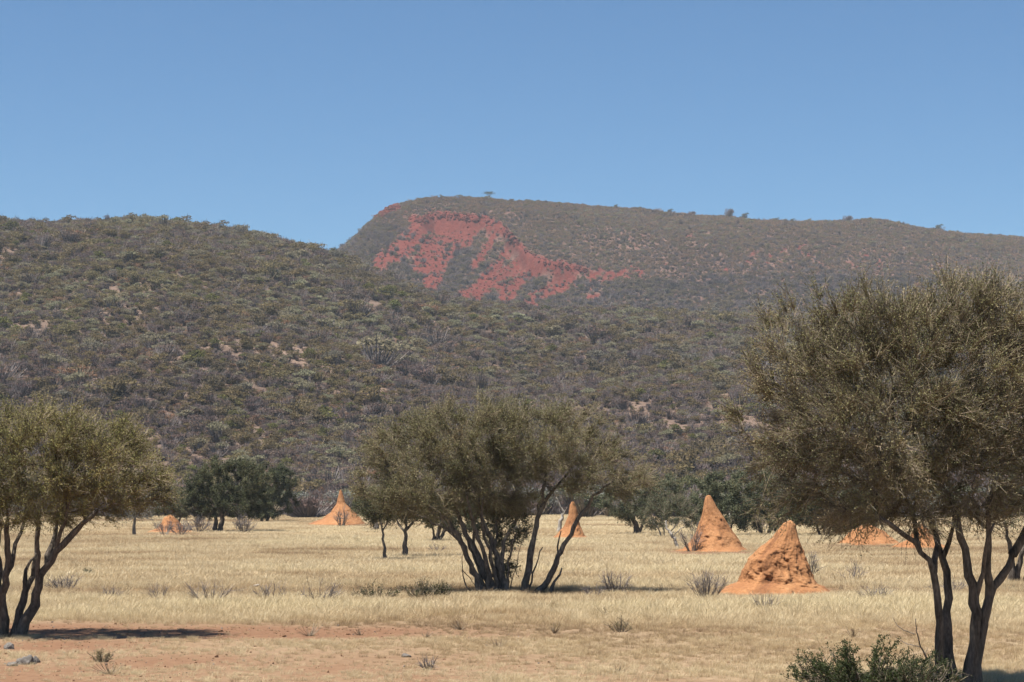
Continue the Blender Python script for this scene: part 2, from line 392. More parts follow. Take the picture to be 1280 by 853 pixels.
# ------------------------------------------------------------------ hill bushes
def bush_mesh(name, leafm, twigm, nl, lsz, asp, twigs, lumps, flat=.75, seed=0):
    """a bush of unit height: lumps of small leaves on thin stems"""
    mb = MB()
    L = []
    for k in range(lumps):
        a = rng.uniform(0, 6.28); r = rng.uniform(0, .48) ** .8
        L.append((r * math.cos(a), r * math.sin(a), rng.uniform(.35, .78), rng.uniform(.20, .36)))
    L = np.array(L)
    P0 = np.zeros((twigs, 3)); k = rng.integers(0, lumps, twigs)
    P2 = L[k, :3] + unit(rng.normal(size=(twigs, 3))) * L[k, 3:4] * rng.uniform(.6, 1.15, (twigs, 1)); P2[:, 2] = np.maximum(P2[:, 2], .12)
    P0[:, :2] = P2[:, :2] * .18
    P1 = P0 * .45 + P2 * .55; P1[:, 2] *= .85
    prisms(mb, P0, P1, P2, np.full(twigs, .016), np.full(twigs, .006), 0, rng.random(twigs))
    k = rng.integers(0, lumps, nl)
    dirs = unit(rng.normal(size=(nl, 3))); dirs[:, 2] = np.abs(dirs[:, 2]) * .9 - .25
    C = L[k, :3] + dirs * L[k, 3:4] * (rng.random((nl, 1)) ** .45) * np.array((1, 1, flat))
    C[:, 2] = np.maximum(C[:, 2], .05)
    lv = rng.random(lumps)
    leaves(mb, C, lsz, asp, 1, np.clip(lv[k] * .35 + rng.random(nl) * .65, 0, 1), along=dirs * .6)
    return mb.build(name, [M[twigm], M[leafm]], 'none')
PR = []
for k in range(3): PR.append(bush_mesh(f'hb_{k:02d}', 'hill_grey', 'twig_grey', 300, .095, .28, 110, 6))
for k in range(3, 6): PR.append(bush_mesh(f'hb_{k:02d}', 'hill_olive', 'twig', 430, .105, .55, 40, 6))
for k in range(6, 8): PR.append(bush_mesh(f'hb_{k:02d}', 'hill_pale', 'twig_grey', 430, .10, .55, 40, 6))
PR.append(bush_mesh('hb_08', 'hill_green', 'twig', 430, .105, .6, 30, 6))
for k in range(9, 11): PR.append(bush_mesh(f'hb_{k:02d}', 'hill_tan', 'twig', 280, .095, .35, 80, 5))
KIND = {0: ('grey', 'leafless grey brown bush on the lower slope of the near hill', 'leafless grey bushes low on the near hill'),
        1: ('olive', 'dull olive bush on the lower slope of the near hill', 'dull olive bushes low on the near hill'),
        2: ('pale', 'pale grey green bush on the lower slope of the near hill', 'pale grey green bushes low on the near hill'),
        3: ('green', 'fresh green bush on the lower slope of the near hill', 'fresh green bushes low on the near hill'),
        4: ('tan', 'dry tan scrub on the lower slope of the near hill', 'dry tan scrub low on the near hill')}
def kind_of(ix): return np.select([ix < 3, ix < 6, ix < 8, ix < 9], [0, 1, 2, 3], 4)
def pick(u, w):
    c = np.cumsum(w, axis=-1); c = c / c[..., -1:]
    return (u[:, None] > c).sum(1)
def sample_fan(n, p0, p1, d0, d1):
    d = np.sqrt(rng.uniform(d0 ** 2, d1 ** 2, n)); p = rng.uniform(p0, p1, n); return p, d
def type_weights(x, d, hill):
    a = fbm(x / 60, d / 90, 3, 101); b = fbm(x / 45, d / 70, 3, 111)
    n = len(x); w = np.empty((n, 11))
    if hill == 1:
        g = np.clip((a - .35) * 3, 0.15, 2); o = np.clip((b - .35) * 3, .15, 2)
        w[:, 0:3] = (.95 * (2.2 - g))[:, None] * .33; w[:, 3:6] = (.9 * o + .35)[:, None] * .36
        w[:, 6:8] = (.62 * g + .12)[:, None] * .5; w[:, 8] = .16 * o; w[:, 9:11] = .30
    else:
        g = np.clip((a - .4) * 3, 0, 1)
        w[:, 0:3] = .36; w[:, 3:6] = .17; w[:, 6:8] = .10 * g[:, None]; w[:, 8] = .02; w[:, 9:11] = .70
    return w
# near hill
p, d = sample_fan(140000, -240, 1520, 268, 925)
x = (p - CX) / F * d; z = h1(p, d); py = proj_y(d, z)
keep = rng.random(len(p)) < (.25 + 1.1 * fbm(x / 16, d / 24, 3, 131)) * (1 - .5 * bare1(p, py, x, d)) * np.where(p > 700, .9, 1)
p, d, x, z, py = (v[keep] for v in (p, d, x, z, py))
ix = pick(rng.random(len(p)), type_weights(x, d, 1))
sc = rng.gamma(5.5, .36, len(p)) * np.where(rng.random(len(p)) < .05, 1.4, 1)
sc *= np.interp(d, [268, 420, 925], [.95, 1.0, 1.12]) * (.58 + .70 * fbm(x / 34, d / 50, 3, 151))
sc = np.where(ix >= 9, sc * .7, sc)
ti = np.clip(.45 * rng.random(len(p)) + .95 * (fbm(x / 40, d / 60, 3, 141) - .5) + .5 - .225, 0, 1)
wide = rng.uniform(.95, 1.4, len(p))
P = np.stack((x, d, z - .08), -1); rot = np.stack((rng.normal(0, .06, len(p)), rng.normal(0, .06, len(p)), rng.uniform(0, 6.28, len(p))), -1)
scl = np.stack((sc * wide, sc * wide, sc), -1)
# the bushes that show largest stand as things of their own, the rest as one scatter
def clear_of_trees(p, py):
    ok = (p > 2) & (p < 1278) & (py < 600)
    for cx, cy, rx, ry in ((40, 580, 200, 90), (620, 575, 205, 90), (1160, 510, 260, 190), (305, 615, 80, 48), (890, 640, 150, 60), (428, 640, 30, 32)):
        ok &= np.hypot((p - cx) / rx, (py - cy) / ry) > 1
    return ok
vis = clear_of_trees(p, py - sc / d * F * .6)
score = np.where(vis, sc * wide / d, 0)
top = np.argsort(-score)[:300]
for j in top:
    k = int(kind_of(np.array([ix[j]]))[0])
    o = PR[ix[j]].copy(); o.name = 'hillside_bush'; COL.objects.link(o)
    o.location = P[j]; o.rotation_euler = rot[j]; o.scale = scl[j]; o['tint'] = float(ti[j])
    tag(o, KIND[k][1], 'bush', KIND[k][2])
rest = np.ones(len(p), bool); rest[top] = False
scatter('near_hill_bushes', P[rest], rot[rest], scl[rest], ix[rest], ti[rest], PR, 'dense mixed scrub covering the whole near hill', 'scrub')
# far hill
p, d = sample_fan(290000, 340, 1500, 1040, 1690)
x = (p - CX) / F * d; z = h2(p, d); py = proj_y(d, z)
red = red_mask(p, py, x, d)
keep = (rng.random(len(p)) < (.62 + .50 * fbm(x / 22, d / 34, 3, 231)) * (1 - .94 * np.clip(red * 1.8, 0, 1)))
p, d, x, z, py = (v[keep] for v in (p, d, x, z, py))
ix = pick(rng.random(len(p)), type_weights(x, d, 2))
big = (py > np.interp(p, [400, 560, 640, 760, 900, 1300], [262, 300, 345, 352, 345, 350])) & (rng.random(len(p)) < .5)
ix = np.where(big & (ix >= 9), rng.integers(0, 6, len(p)), ix)
sc = rng.gamma(6, .225, len(p)) * np.where(big, 1.5, 1)
ti = np.clip(.45 * rng.random(len(p)) + .5 * fbm(x / 50, d / 80, 3, 241) + .08, 0, 1)
ti = np.where(big, ti * .55, np.clip(ti + .14, 0, 1))
wide = rng.uniform(1.0, 1.5, len(p))
scatter('far_hill_bushes', np.stack((x, d, z - .1), -1), np.stack((rng.normal(0, .06, len(p)), rng.normal(0, .06, len(p)), rng.uniform(0, 6.28, len(p))), -1),
        np.stack((sc * wide, sc * wide, sc), -1), ix, ti, PR, 'low brown and grey scrub covering the far hill', 'scrub')

# red boulders along the broken rim and down the scree
def boulder(name):
    mb = MB(); import bmesh
    bm = bmesh.new(); bmesh.ops.create_icosphere(bm, subdivisions=2, radius=.5)
    s = rng.uniform(0, 100)
    for v in bm.verts:
        q = v.co * 1.7 + Vector((s, s, s))
        c = mnoise.cell_vector(q) if False else Vector()
        k = 1 + .5 * mnoise.noise(q) + .2 * mnoise.noise(q * 2.7)
        v.co *= k; v.co.z *= .75
        for ax in range(3): v.co[ax] = max(-.42, min(.42, v.co[ax]))
    V = np.array([v.co[:] for v in bm.verts]); Fc = np.array([[v.index for v in f.verts] for f in bm.faces]); bm.free()
    return build(name, V, [(Fc, 0)], M['red_rock'], 'none')
BO = [boulder(f'bo_{k}') for k in range(5)]
p, d = sample_fan(260000, 455, 1120, 1040, 1680)
x = (p - CX) / F * d; z = h2(p, d); py = proj_y(d, z)
red = red_mask(p, py, x, d)
dr, al = seg(p, py, RIM)
rim = np.exp(-(dr / 3.2) ** 2) * np.where((p > 500) & (p < 520), .3, 1)
pr_ = rim * .8 * (fbm(x / 8, d / 10, 3, 301) > .40) + red * .05
keep = rng.random(len(p)) < pr_
sc = (rng.gamma(2, .42, len(p)) + .3) * np.where(rng.random(len(p)) < rim * .8, 1.5, .8)
nb = keep.sum()
scatter('red_rocks', np.stack((x, d, z), -1)[keep], rng.uniform(0, 6.28, (nb, 3)) * np.array((.1, .1, 1)), (sc[keep][:, None] * rng.uniform(.7, 1.35, (nb, 3))),
        rng.integers(0, 5, nb), rng.random(nb), BO, 'broken red rocks along the rim and scree of the far hill', 'rocks')

# ------------------------------------------------------------------ trees
def ell_sample(E, n, shell=.5, clump=.0, seed=0):
    """points inside a union of ellipsoids (centre 3, radii 3), more of them near the outside"""
    vol = np.array([e[3] * e[4] * e[5] for e in E]); k = rng.choice(len(E), n * 3, p=vol / vol.sum())
    u = unit(rng.normal(size=(n * 3, 3))) * (rng.random((n * 3, 1)) ** (shell / 1.5))
    E = np.array(E); P = E[k, :3] + u * E[k, 3:]
    inner = np.zeros(len(P), bool)
    for e in E:
        inner |= (np.linalg.norm((P - e[:3]) / e[3:], axis=1) < .55)
    P = P[~inner | (rng.random(len(P)) < .45)]
    return P[:n]
def grow_tree(name, base_px, stems, ells, bark, leafm, label, group=None, n_attr=260, twig_n=9, twig_len=.42, leaf_n=10, leaf=.035,
              low=.3, r_tip=.006, twigm='twig', up=.5, part='trunk', cat='tree', depth_k=1.0, out=.9, asp=.5, kw=1.0, rad_k=1.0, dead=0):
    """stems: (polyline in photo px, base radius in metres, depth lean in metres); ells: (cx, cy, rx, ry) in px or with depth radius, depth offset in metres"""
    B = base(*base_px); Y = B[1]; s = Y / F
    root = empty(name, B); tag(root, label, cat, group)
    E = []
    for e in ells:
        c = at(e[0], e[1], Y) - B
        rx, rz = e[2] * s, e[3] * s
        ry = e[4] if len(e) > 4 else rx * .85 * depth_k
        c[1] += e[5] if len(e) > 5 else 0
        E.append((*c, rx, ry, rz))
    EA = np.array(E); cc = EA[:, :3].mean(0); top = (EA[:, 2] + EA[:, 5]).max()
    pos, par, own, srad = [], [], [], []
    for si, st in enumerate(stems):
        pts = np.array([at(q[0], q[1], Y) - B for q in st[0]])
        pts[0, 2] = min(pts[0, 2], -.06) if pts[0, 2] < .5 else pts[0, 2]
        lean = st[2] if len(st) > 2 else rng.uniform(-.5, .5)
        seglen = np.r_[0, np.cumsum(np.linalg.norm(np.diff(pts, axis=0), axis=1))]
        n = max(4, int(seglen[-1] / .16)); tt = np.linspace(0, seglen[-1], n)
        Q = np.stack([np.interp(tt, seglen, pts[:, a]) for a in range(3)], 1)
        for _ in range(2): Q[1:-1] = (Q[:-2] + 2 * Q[1:-1] + Q[2:]) / 4
        f = tt / seglen[-1]
        Q[:, 1] += lean * f ** 1.3 + (st[3] if len(st) > 3 else 0)
        wob = rng.normal(size=(n, 3)) * .022 * kw; wob[0] = 0; Q += wob
        fork = -1
        if pts[0, 2] > .25 and pos:                                      # a side stem: start on the nearest node
            A = np.array(pos); k = np.argmin(np.linalg.norm((A - Q[0]) * np.array((1, .3, 1)), axis=1)); fork = k
            Q += (A[k] - Q[0]) * (1 - f[:, None]); 
        for k in range(n):
            if fork >= 0 and k == 0: continue
            pos.append(Q[k]); par.append(fork if (k == (1 if fork >= 0 else 0)) else len(pos) - 2)
            own.append(si); srad.append(st[1] * (1 - .62 * f[k]))
    ns = len(pos)
    A = ell_sample(E, n_attr)
    nodes = np.zeros((ns + n_attr * 7, 3)); nodes[:ns] = pos; cnt = ns
    dirs = np.zeros_like(nodes)
    for k in range(ns): dirs[k] = nodes[k] - nodes[par[k]] if par[k] >= 0 else (0, 0, 1)
    dirs[:ns] = unit(dirs[:ns])
    okn = np.zeros(len(nodes), bool); okn[:ns] = nodes[:ns, 2] > top * low
    if not okn.any(): okn[:ns] = True
    order = np.argsort([np.linalg.norm(nodes[:ns][okn[:ns]] - a, axis=1).min() for a in A])
    chains = []; depth = np.zeros(len(nodes))
    for a in A[order]:
        v = a - nodes[:cnt]; L = np.linalg.norm(v, axis=1) + 1e-6
        ca = (v * dirs[:cnt]).sum(1) / L
        cost = L * (1 + .55 * (1 - ca)) + .03 * depth[:cnt] + np.where(okn[:cnt], 0, 1e6)
        k = int(np.argmin(cost)); l = L[k]
        if l < .05: continue
        c1 = nodes[k] + dirs[k] * l * .38 + np.array((0, 0, .05 * l))
        m = max(2, min(6, int(l / .14)))
        ch = [k]
        for t in np.arange(1, m + 1) / m:
            q = (1 - t) ** 2 * nodes[k] + 2 * t * (1 - t) * c1 + t * t * a + rng.normal(size=3) * .022 * l * (t < 1)
            nodes[cnt] = q; dirs[cnt] = unit(q - nodes[ch[-1]]); par.append(ch[-1]); own.append(-1); okn[cnt] = True
            depth[cnt] = depth[k] + 1
            ch.append(cnt); cnt += 1
        chains.append(ch)
    rad = np.zeros(cnt); kids = np.zeros(cnt)
    for k in range(cnt - 1, -1, -1):
        if rad[k] == 0: rad[k] = r_tip ** 2.2
        if par[k] >= 0: rad[par[k]] += rad[k] * (.9 if own[k] < 0 else 0.6)
    rad = rad ** (1 / 2.2)
    for k in range(ns): rad[k] = srad[k] * rad_k
    for ch in chains:                                                   # a branch is never thicker than what carries it
        for a, b in zip(ch[:-1], ch[1:]): rad[b] = min(rad[b], rad[a] * .92)
    # stems: each a trunk mesh of its own, with the boughs that spring from it
    host = list(own)
    for ch in chains:
        for k in ch[1:]: host[k] = host[ch[0]]
    for si in range(len(stems)):
        mb = MB()
        ids = [k for k in range(ns) if own[k] == si]
        if par[ids[0]] >= 0: ids = [par[ids[0]]] + ids
        R = rad[ids].copy()
        if par[ids[0]] < 0: R[:3] *= np.array((1.35, 1.15, 1.05))[:len(R[:3])]
        else: R[0] = R[1]
        tube(mb, nodes[ids], R, 10, 0, 0, .42)
        for ch in chains:
            if host[ch[0]] == si:
                R = rad[ch].copy(); R[0] = min(R[0], R[1] * 1.25)
                tube(mb, nodes[ch], R, 5, 0, rng.random(), .2)
        mb.build(part, M[bark], root, True)
    # crown: fine twigs with leaves
    src = np.array([ch[j] for ch in chains for j in range(1, len(ch)) if j >= len(ch) // 2])
    w = rng.integers(0, len(src), int(len(chains) * twig_n)); sn = src[w]
    # twigs favour the outside of the crown
    rel = np.min([np.linalg.norm((nodes[sn] - e[:3]) / e[3:], axis=1) for e in EA], axis=0)
    sn = sn[rng.random(len(sn)) < .30 + .9 * rel]
    n = len(sn)
    outd = unit((nodes[sn] - cc) * np.array((1, 1, 1.1)))
    D = unit(dirs[sn] * .6 + outd * out * .8 + rng.normal(size=(n, 3)) * .45 + np.array((0, 0, up)))
    Ln = twig_len * rng.uniform(.45, 1.35, (n, 1))
    P0 = nodes[sn]; P1 = P0 + D * Ln * .5 + rng.normal(size=(n, 3)) * Ln * .06
    P2 = P1 + unit(D + rng.normal(size=(n, 3)) * .35 + np.array((0, 0, .15))) * Ln * .5
    mb = MB()
    tv = rng.random(n)
    prisms(mb, P0, P1, P2, np.full(n, r_tip * .8), np.full(n, r_tip * .32), 0, tv)
    # a side shoot on each twig
    q = rng.random((n, 1)); S0 = P0 + (P1 - P0) * q; SD = unit(D + rng.normal(size=(n, 3)) * .8) * Ln * .45
    prisms(mb, S0, S0 + SD * .5, S0 + SD, np.full(n, r_tip * .5), np.full(n, r_tip * .25), 0, tv)
    k = rng.integers(0, n, n * leaf_n); u = rng.random((len(k), 1)) ** .7
    side = rng.random((len(k), 1)) < .4
    C = np.where(u < .5, P0[k] + (P1[k] - P0[k]) * u * 2, P1[k] + (P2[k] - P1[k]) * (u * 2 - 1))
    C = np.where(side, S0[k] + SD[k] * u, C) + rng.normal(size=(len(k), 3)) * leaf * .6
    # sprays differ in colour from one to the next: dry, olive and fresh ones
    cl = np.array([vnoise(a * 1.6 + 7, b * 1.6 + c * 1.9, 501 + len(label)) for a, b, c in nodes[sn]])
    leaves(mb, C, leaf, asp, 1, np.clip(.15 * rng.random(len(k)) + .55 * tv[k] + .65 * (cl[k] - .3), 0, 1), along=D[k] * .5)
    mb.build('crown', [M[twigm], M[leafm]], root)
    return root

def z(ox, oy, k, pts): return [(a / k + ox, b / k + oy) for a, b in pts]
# left tree
zl = lambda pts: z(0, 480, 2.2875, pts)
grow_tree('acacia_tree', (20, 796),
    [(zl([(55, 722), (90, 640), (115, 570), (140, 520), (165, 482), (195, 450), (240, 400), (285, 362)]), .105, -.3),
     (zl([(134, 530), (142, 455), (148, 390)]), .07, .5),
     (zl([(40, 716), (60, 620), (84, 545), (92, 470), (80, 385)]), .08, .7),
     (zl([(14, 716), (12, 640), (4, 590), (38, 540), (32, 470), (40, 390)]), .10, -.5),
     (zl([(60, 600), (50, 555), (66, 510), (96, 480)]), .05, .3),
     (zl([(0, 722), (-30, 640), (-70, 560), (-120, 480), (-180, 400)]), .12, .2),
     (zl([(-12, 722), (-90, 620), (-170, 520), (-260, 420)]), .11, -.8),
     (zl([(165, 482), (175, 430), (200, 380), (215, 340)]), .05, -.6),
     (zl([(100, 610), (120, 545), (112, 480), (125, 400)]), .06, -.5),
     (zl([(36, 545), (52, 500), (48, 440), (60, 370)]), .05, .5),
     (zl([(10, 620), (-12, 560), (-8, 500), (-30, 420)]), .06, .6)],
    [(20, 576, 120, 66), (100, 574, 88, 56), (150, 590, 62, 44, 1.5), (-90, 580, 110, 66), (95, 625, 70, 30), (30, 625, 90, 34), (165, 610, 44, 30, 1.2)],
    'bark_dark', 'leaf_yellow', 'flat topped olive acacia with twisting dark stems beside the bare red soil',
    n_attr=470, twig_n=24, twig_len=.43, leaf_n=18, leaf=.031, low=.42, up=.12, out=.8)
# centre tree
zc = lambda pts: z(420, 480, 3.048, pts)
grow_tree('acacia_tree', (630, 742),
    [(zc([(555, 800), (520, 700), (480, 600), (440, 540), (400, 500), (330, 450)]), .09, -.6),
     (zc([(605, 800), (570, 720), (530, 640), (490, 560), (455, 480), (430, 410)]), .105, .6),
     (zc([(590, 795), (575, 680), (548, 600), (515, 500), (495, 420)]), .08, -1.0),
     (zc([(660, 795), (620, 690), (590, 600), (555, 500), (525, 400)]), .09, .1),
     (zc([(640, 795), (628, 660), (640, 585), (690, 520), (720, 430)]), .075, .9),
     (zc([(710, 790), (738, 680), (758, 570), (775, 480), (790, 400), (800, 320)]), .105, .2),
     (zc([(760, 800), (830, 710), (860, 620), (905, 550), (950, 470), (1000, 410), (1060, 365)]), .085, -.3),
     (zc([(815, 740), (845, 725), (866, 700)]), .05, -.1),
     (zc([(735, 795), (765, 690), (790, 620)]), .03, .4),
     (zc([(775, 480), (800, 420), (860, 370), (900, 320)]), .06, .5),
     (zc([(575, 800), (535, 690), (500, 600), (470, 520), (445, 440)]), .055, 1.0),
     (zc([(615, 800), (600, 700), (572, 610), (555, 520), (560, 430)]), .06, -.7),
     (zc([(625, 800), (612, 710), (606, 620), (612, 530), (630, 440)]), .05, .8),
     (zc([(570, 800), (545, 740), (505, 660), (455, 570), (420, 530), (370, 490)]), .05, -1.1),
     (zc([(650, 800), (655, 700), (672, 610), (690, 560)]), .035, -.5),
     (zc([(480, 600), (430, 560), (370, 520), (300, 490)]), .04, .3),
     (zc([(530, 640), (520, 570), (540, 500), (580, 440)]), .045, -.3),
     (zc([(850, 660), (846, 600), (862, 560)]), .03, .2)],
    [(535, 580, 82, 62), (590, 556, 82, 54), (660, 548, 78, 46), (705, 565, 62, 52), (745, 590, 52, 34, 1.2), (480, 605, 34, 30), (540, 618, 92, 30), (495, 600, 48, 42), (625, 605, 60, 36), (785, 600, 34, 22, .8)],
    'bark_mid', 'leaf_brown', 'wide many stemmed olive brown acacia standing in the middle of the plain',
    n_attr=620, twig_n=24, twig_len=.50, leaf_n=17, leaf=.034, low=.30, up=.12, out=.8)
# right tree
zr = lambda pts: z(900, 330, 1.631, pts)
grow_tree('acacia_tree', (1195, 858),
    [(zr([(449, 862), (444, 770), (437, 690), (432, 632), (402, 582), (362, 546), (318, 518)]), .072, -.5),
     (zr([(433, 634), (445, 590), (440, 540), (420, 490)]), .05, .3),
     (zr([(474, 862), (466, 760), (474, 690), (470, 610), (455, 555), (430, 505)]), .078, .5),
     (zr([(502, 862), (518, 790), (521, 700), (506, 620), (482, 550), (470, 480)]), .098, -.2),
     (zr([(516, 862), (528, 770), (546, 680), (582, 636), (602, 590), (625, 545)]), .095, .1),
     (zr([(543, 690), (540, 600), (536, 520), (545, 450)]), .06, -.4),
     (zr([(466, 640), (448, 615), (452, 585)]), .03, .1),
     (zr([(602, 590), (640, 520), (680, 450)]), .07, .3),
     (zr([(520, 690), (536, 640), (528, 585), (540, 530)]), .045, -.5),
     (zr([(400, 580), (390, 550), (400, 500), (380, 450)]), .04, .4),
     (zr([(468, 600), (490, 560), (488, 500)]), .045, .4)],
    [(1110, 520, 125, 105), (1200, 470, 125, 95), (1030, 505, 78, 85, 1.1), (1250, 560, 115, 95), (1075, 600, 95, 58), (1240, 410, 75, 48), (1325, 500, 90, 120), (985, 600, 45, 40, .7),
     (1095, 430, 70, 50), (1170, 640, 80, 30), (985, 440, 50, 62, .7), (950, 520, 34, 50, .5), (1085, 640, 62, 26), (1010, 635, 44, 28, .7), (1150, 420, 90, 52), (1060, 450, 70, 60), (1285, 430, 75, 70), (1200, 396, 85, 44), (1080, 405, 75, 46), (1275, 610, 70, 55)],
    'bark_dark', 'leaf_brown', 'tallest acacia with three dark trunks and a thin airy crown over green shrub',
    n_attr=1050, twig_n=19, twig_len=.40, leaf_n=14, leaf=.0235, low=.40, up=.2, asp=.6, kw=.6)
# the tree half hidden at the edge behind it
grow_tree('acacia_tree', (1272, 731),
    [([(1262, 731), (1266, 705), (1258, 680), (1252, 655)], .10), ([(1268, 731), (1274, 700), (1284, 670), (1290, 645)], .10), ([(1278, 731), (1292, 695), (1312, 660)], .08)],
    [(1290, 618, 55, 40), (1335, 620, 60, 40), (1262, 640, 28, 24)],
    'bark_dark', 'leaf_dark', 'dark acacia standing on the plain partly hidden behind the tallest acacia', n_attr=140, twig_n=11, twig_len=.55, leaf_n=12, leaf=.055, low=.35)

# smaller trees farther out
def small(base_px, stems, ells, label, leafm='leaf_dark', bark='bark_dark', n=90, leaf=.10, tl=.55, tn=13, ln=24, low=.3, name='acacia_tree', up=.45, **kw):
    return grow_tree(name, base_px, stems, ells, bark, leafm, label, n_attr=n, twig_n=tn, twig_len=tl, leaf_n=ln, leaf=leaf, low=low, r_tip=.009, up=up, **kw)
small((272, 665), [([(268, 665), (270, 650), (267, 636), (262, 622)], .17), ([(274, 665), (279, 648), (276, 634), (284, 615)], .20)],
      [(272, 606, 38, 30), (298, 604, 36, 28), (250, 620, 22, 22), (298, 632, 40, 18), (262, 636, 24, 14)], 'dense dark green acacia with low crown left of the far pale scrub', n=240)
small((331, 653), [([(327, 653), (328, 642), (322, 628)], .14), ([(333, 653), (337, 642), (343, 625)], .15)],
      [(340, 604, 30, 24), (325, 620, 28, 22), (352, 624, 20, 22), (336, 636, 28, 12)], 'dark green acacia directly behind the dense dark one', 'leaf_dark', n=180, leaf=.13)
small((224, 665), [([(225, 665), (222, 652), (218, 642), (212, 632)], .10), ([(222, 655), (227, 642), (236, 632)], .07)],
      [(226, 630, 27, 16), (210, 634, 16, 12), (246, 635, 16, 12)], 'small green acacia leaning over the rounded termite mound', 'leaf_green', n=80, leaf=.08)
small((167, 671), [([(168, 671), (168, 658), (170, 646), (166, 636)], .12), ], [(168, 636, 22, 12), (182, 640, 14, 9), (152, 640, 12, 9)],
      'little grey green tree on one thin grey trunk', 'leaf_bluegrey', 'bark_grey', n=45, leaf=.08, ln=7)
small((481, 702), [([(481, 702), (480, 685), (479, 668), (476, 652)], .07), ([(479, 664), (486, 655), (488, 645)], .04)], [(474, 636, 26, 14), (486, 630, 22, 14)],
      'thin tree with straight slender pale brown trunk behind the wide acacia', 'leaf_dark', 'bark_grey', n=60, leaf=.06, tl=.5)
small((505, 698), [([(505, 698), (507, 682), (508, 668), (507, 652)], .12), ([(508, 666), (516, 654), (526, 644)], .06), ([(507, 664), (498, 654), (492, 645)], .06)],
      [(512, 634, 36, 15), (535, 638, 24, 14), (495, 638, 24, 13)], 'dark crowned tree on a single trunk pale at the foot behind the wide acacia', 'leaf_dark', 'bark_mid', n=90, leaf=.06, tl=.5)
small((470, 664), [([(470, 664), (470, 652), (468, 640), (464, 630)], .22)], [(468, 630, 24, 14)], 'small dark tree on a stout brown trunk beside the spired termite mound', 'leaf_dark', 'bark_mid', n=50, leaf=.1)
small((546, 679), [([(544, 679), (547, 668), (552, 655), (556, 640)], .14), ([(548, 679), (553, 668), (562, 656), (572, 645)], .11), ([(541, 679), (543, 667), (540, 655)], .09)],
      [(556, 645, 32, 18), (585, 648, 30, 20), (612, 640, 26, 26)], 'dark bushy tree behind the main stems of the wide acacia', 'leaf_dark', n=110, leaf=.08)
small((796, 669), [([(796, 669), (796, 658), (790, 646), (782, 634)], .22), ([(797, 664), (805, 650), (815, 636)], .12)],
      [(795, 624, 40, 27), (825, 622, 36, 26), (770, 630, 22, 20), (812, 642, 34, 14)], 'broad green acacia on a short dark trunk right of the wide acacia', 'leaf_green', n=150)
small((832, 673), [([(828, 673), (822, 660), (815, 650)], .05), ([(831, 673), (830, 658), (826, 645)], .05), ([(834, 673), (842, 660), (852, 650)], .05), ([(836, 673), (848, 664), (860, 655)], .04)],
      [(838, 640, 30, 22), (820, 648, 18, 16), (855, 645, 18, 18)], 'loose green shrub on splayed pale stems left of the smooth termite mound', 'leaf_green', 'bark_pale', n=90, ln=8, leaf=.08, low=.2, name='shrub', cat='shrub')
small((905, 672), [([(900, 672), (895, 655), (888, 640)], .10), ([(907, 672), (915, 655), (925, 640)], .10)],
      [(890, 625, 34, 28), (920, 622, 36, 30), (905, 645, 40, 20)], 'dense green acacia standing behind the smooth termite mound', 'leaf_green', n=150)
small((957, 670), [([(953, 670), (948, 655), (942, 640)], .10), ([(960, 670), (966, 655), (976, 640)], .10)],
      [(945, 620, 36, 32), (975, 625, 34, 30), (960, 648, 40, 18)], 'green acacia between the two big termite mounds at the back', 'leaf_green', n=150)
small((1030, 672), [([(1026, 672), (1020, 655), (1012, 640)], .09), ([(1033, 672), (1040, 655), (1050, 640)], .09), ([(1030, 672), (1030, 655)], .07)],
      [(1015, 635, 34, 28), (1045, 638, 30, 26), (1075, 642, 26, 18)], 'dark green acacia behind the rough termite mound', 'leaf_dark', n=130)
small((1055, 668), [([(1053, 668), (1052, 652), (1046, 640)], .08), ([(1056, 668), (1062, 652), (1072, 640)], .08)], [(1060, 636, 34, 20), (1085, 630, 26, 20)],
      'dark green acacia left of the low broad termite mound', 'leaf_dark', n=100, leaf=.11)
# leafy shrub growing among the stems of the centre tree
small((632, 740), [([(628, 740), (622, 715), (618, 690), (612, 660)], .02), ([(632, 740), (634, 712), (640, 690), (644, 655)], .02), ([(635, 740), (644, 715), (648, 690), (655, 670)], .015)],
      [(632, 690, 16, 34, .5), (645, 660, 18, 26, .5), (618, 655, 16, 26, .5), (630, 640, 28, 20, .6)], 'slender green shrub growing up between the stems of the wide acacia', 'leaf_green', 'bark_mid', n=120, leaf=.05, tl=.35, tn=8, ln=10, low=.15, name='shrub', cat='shrub')
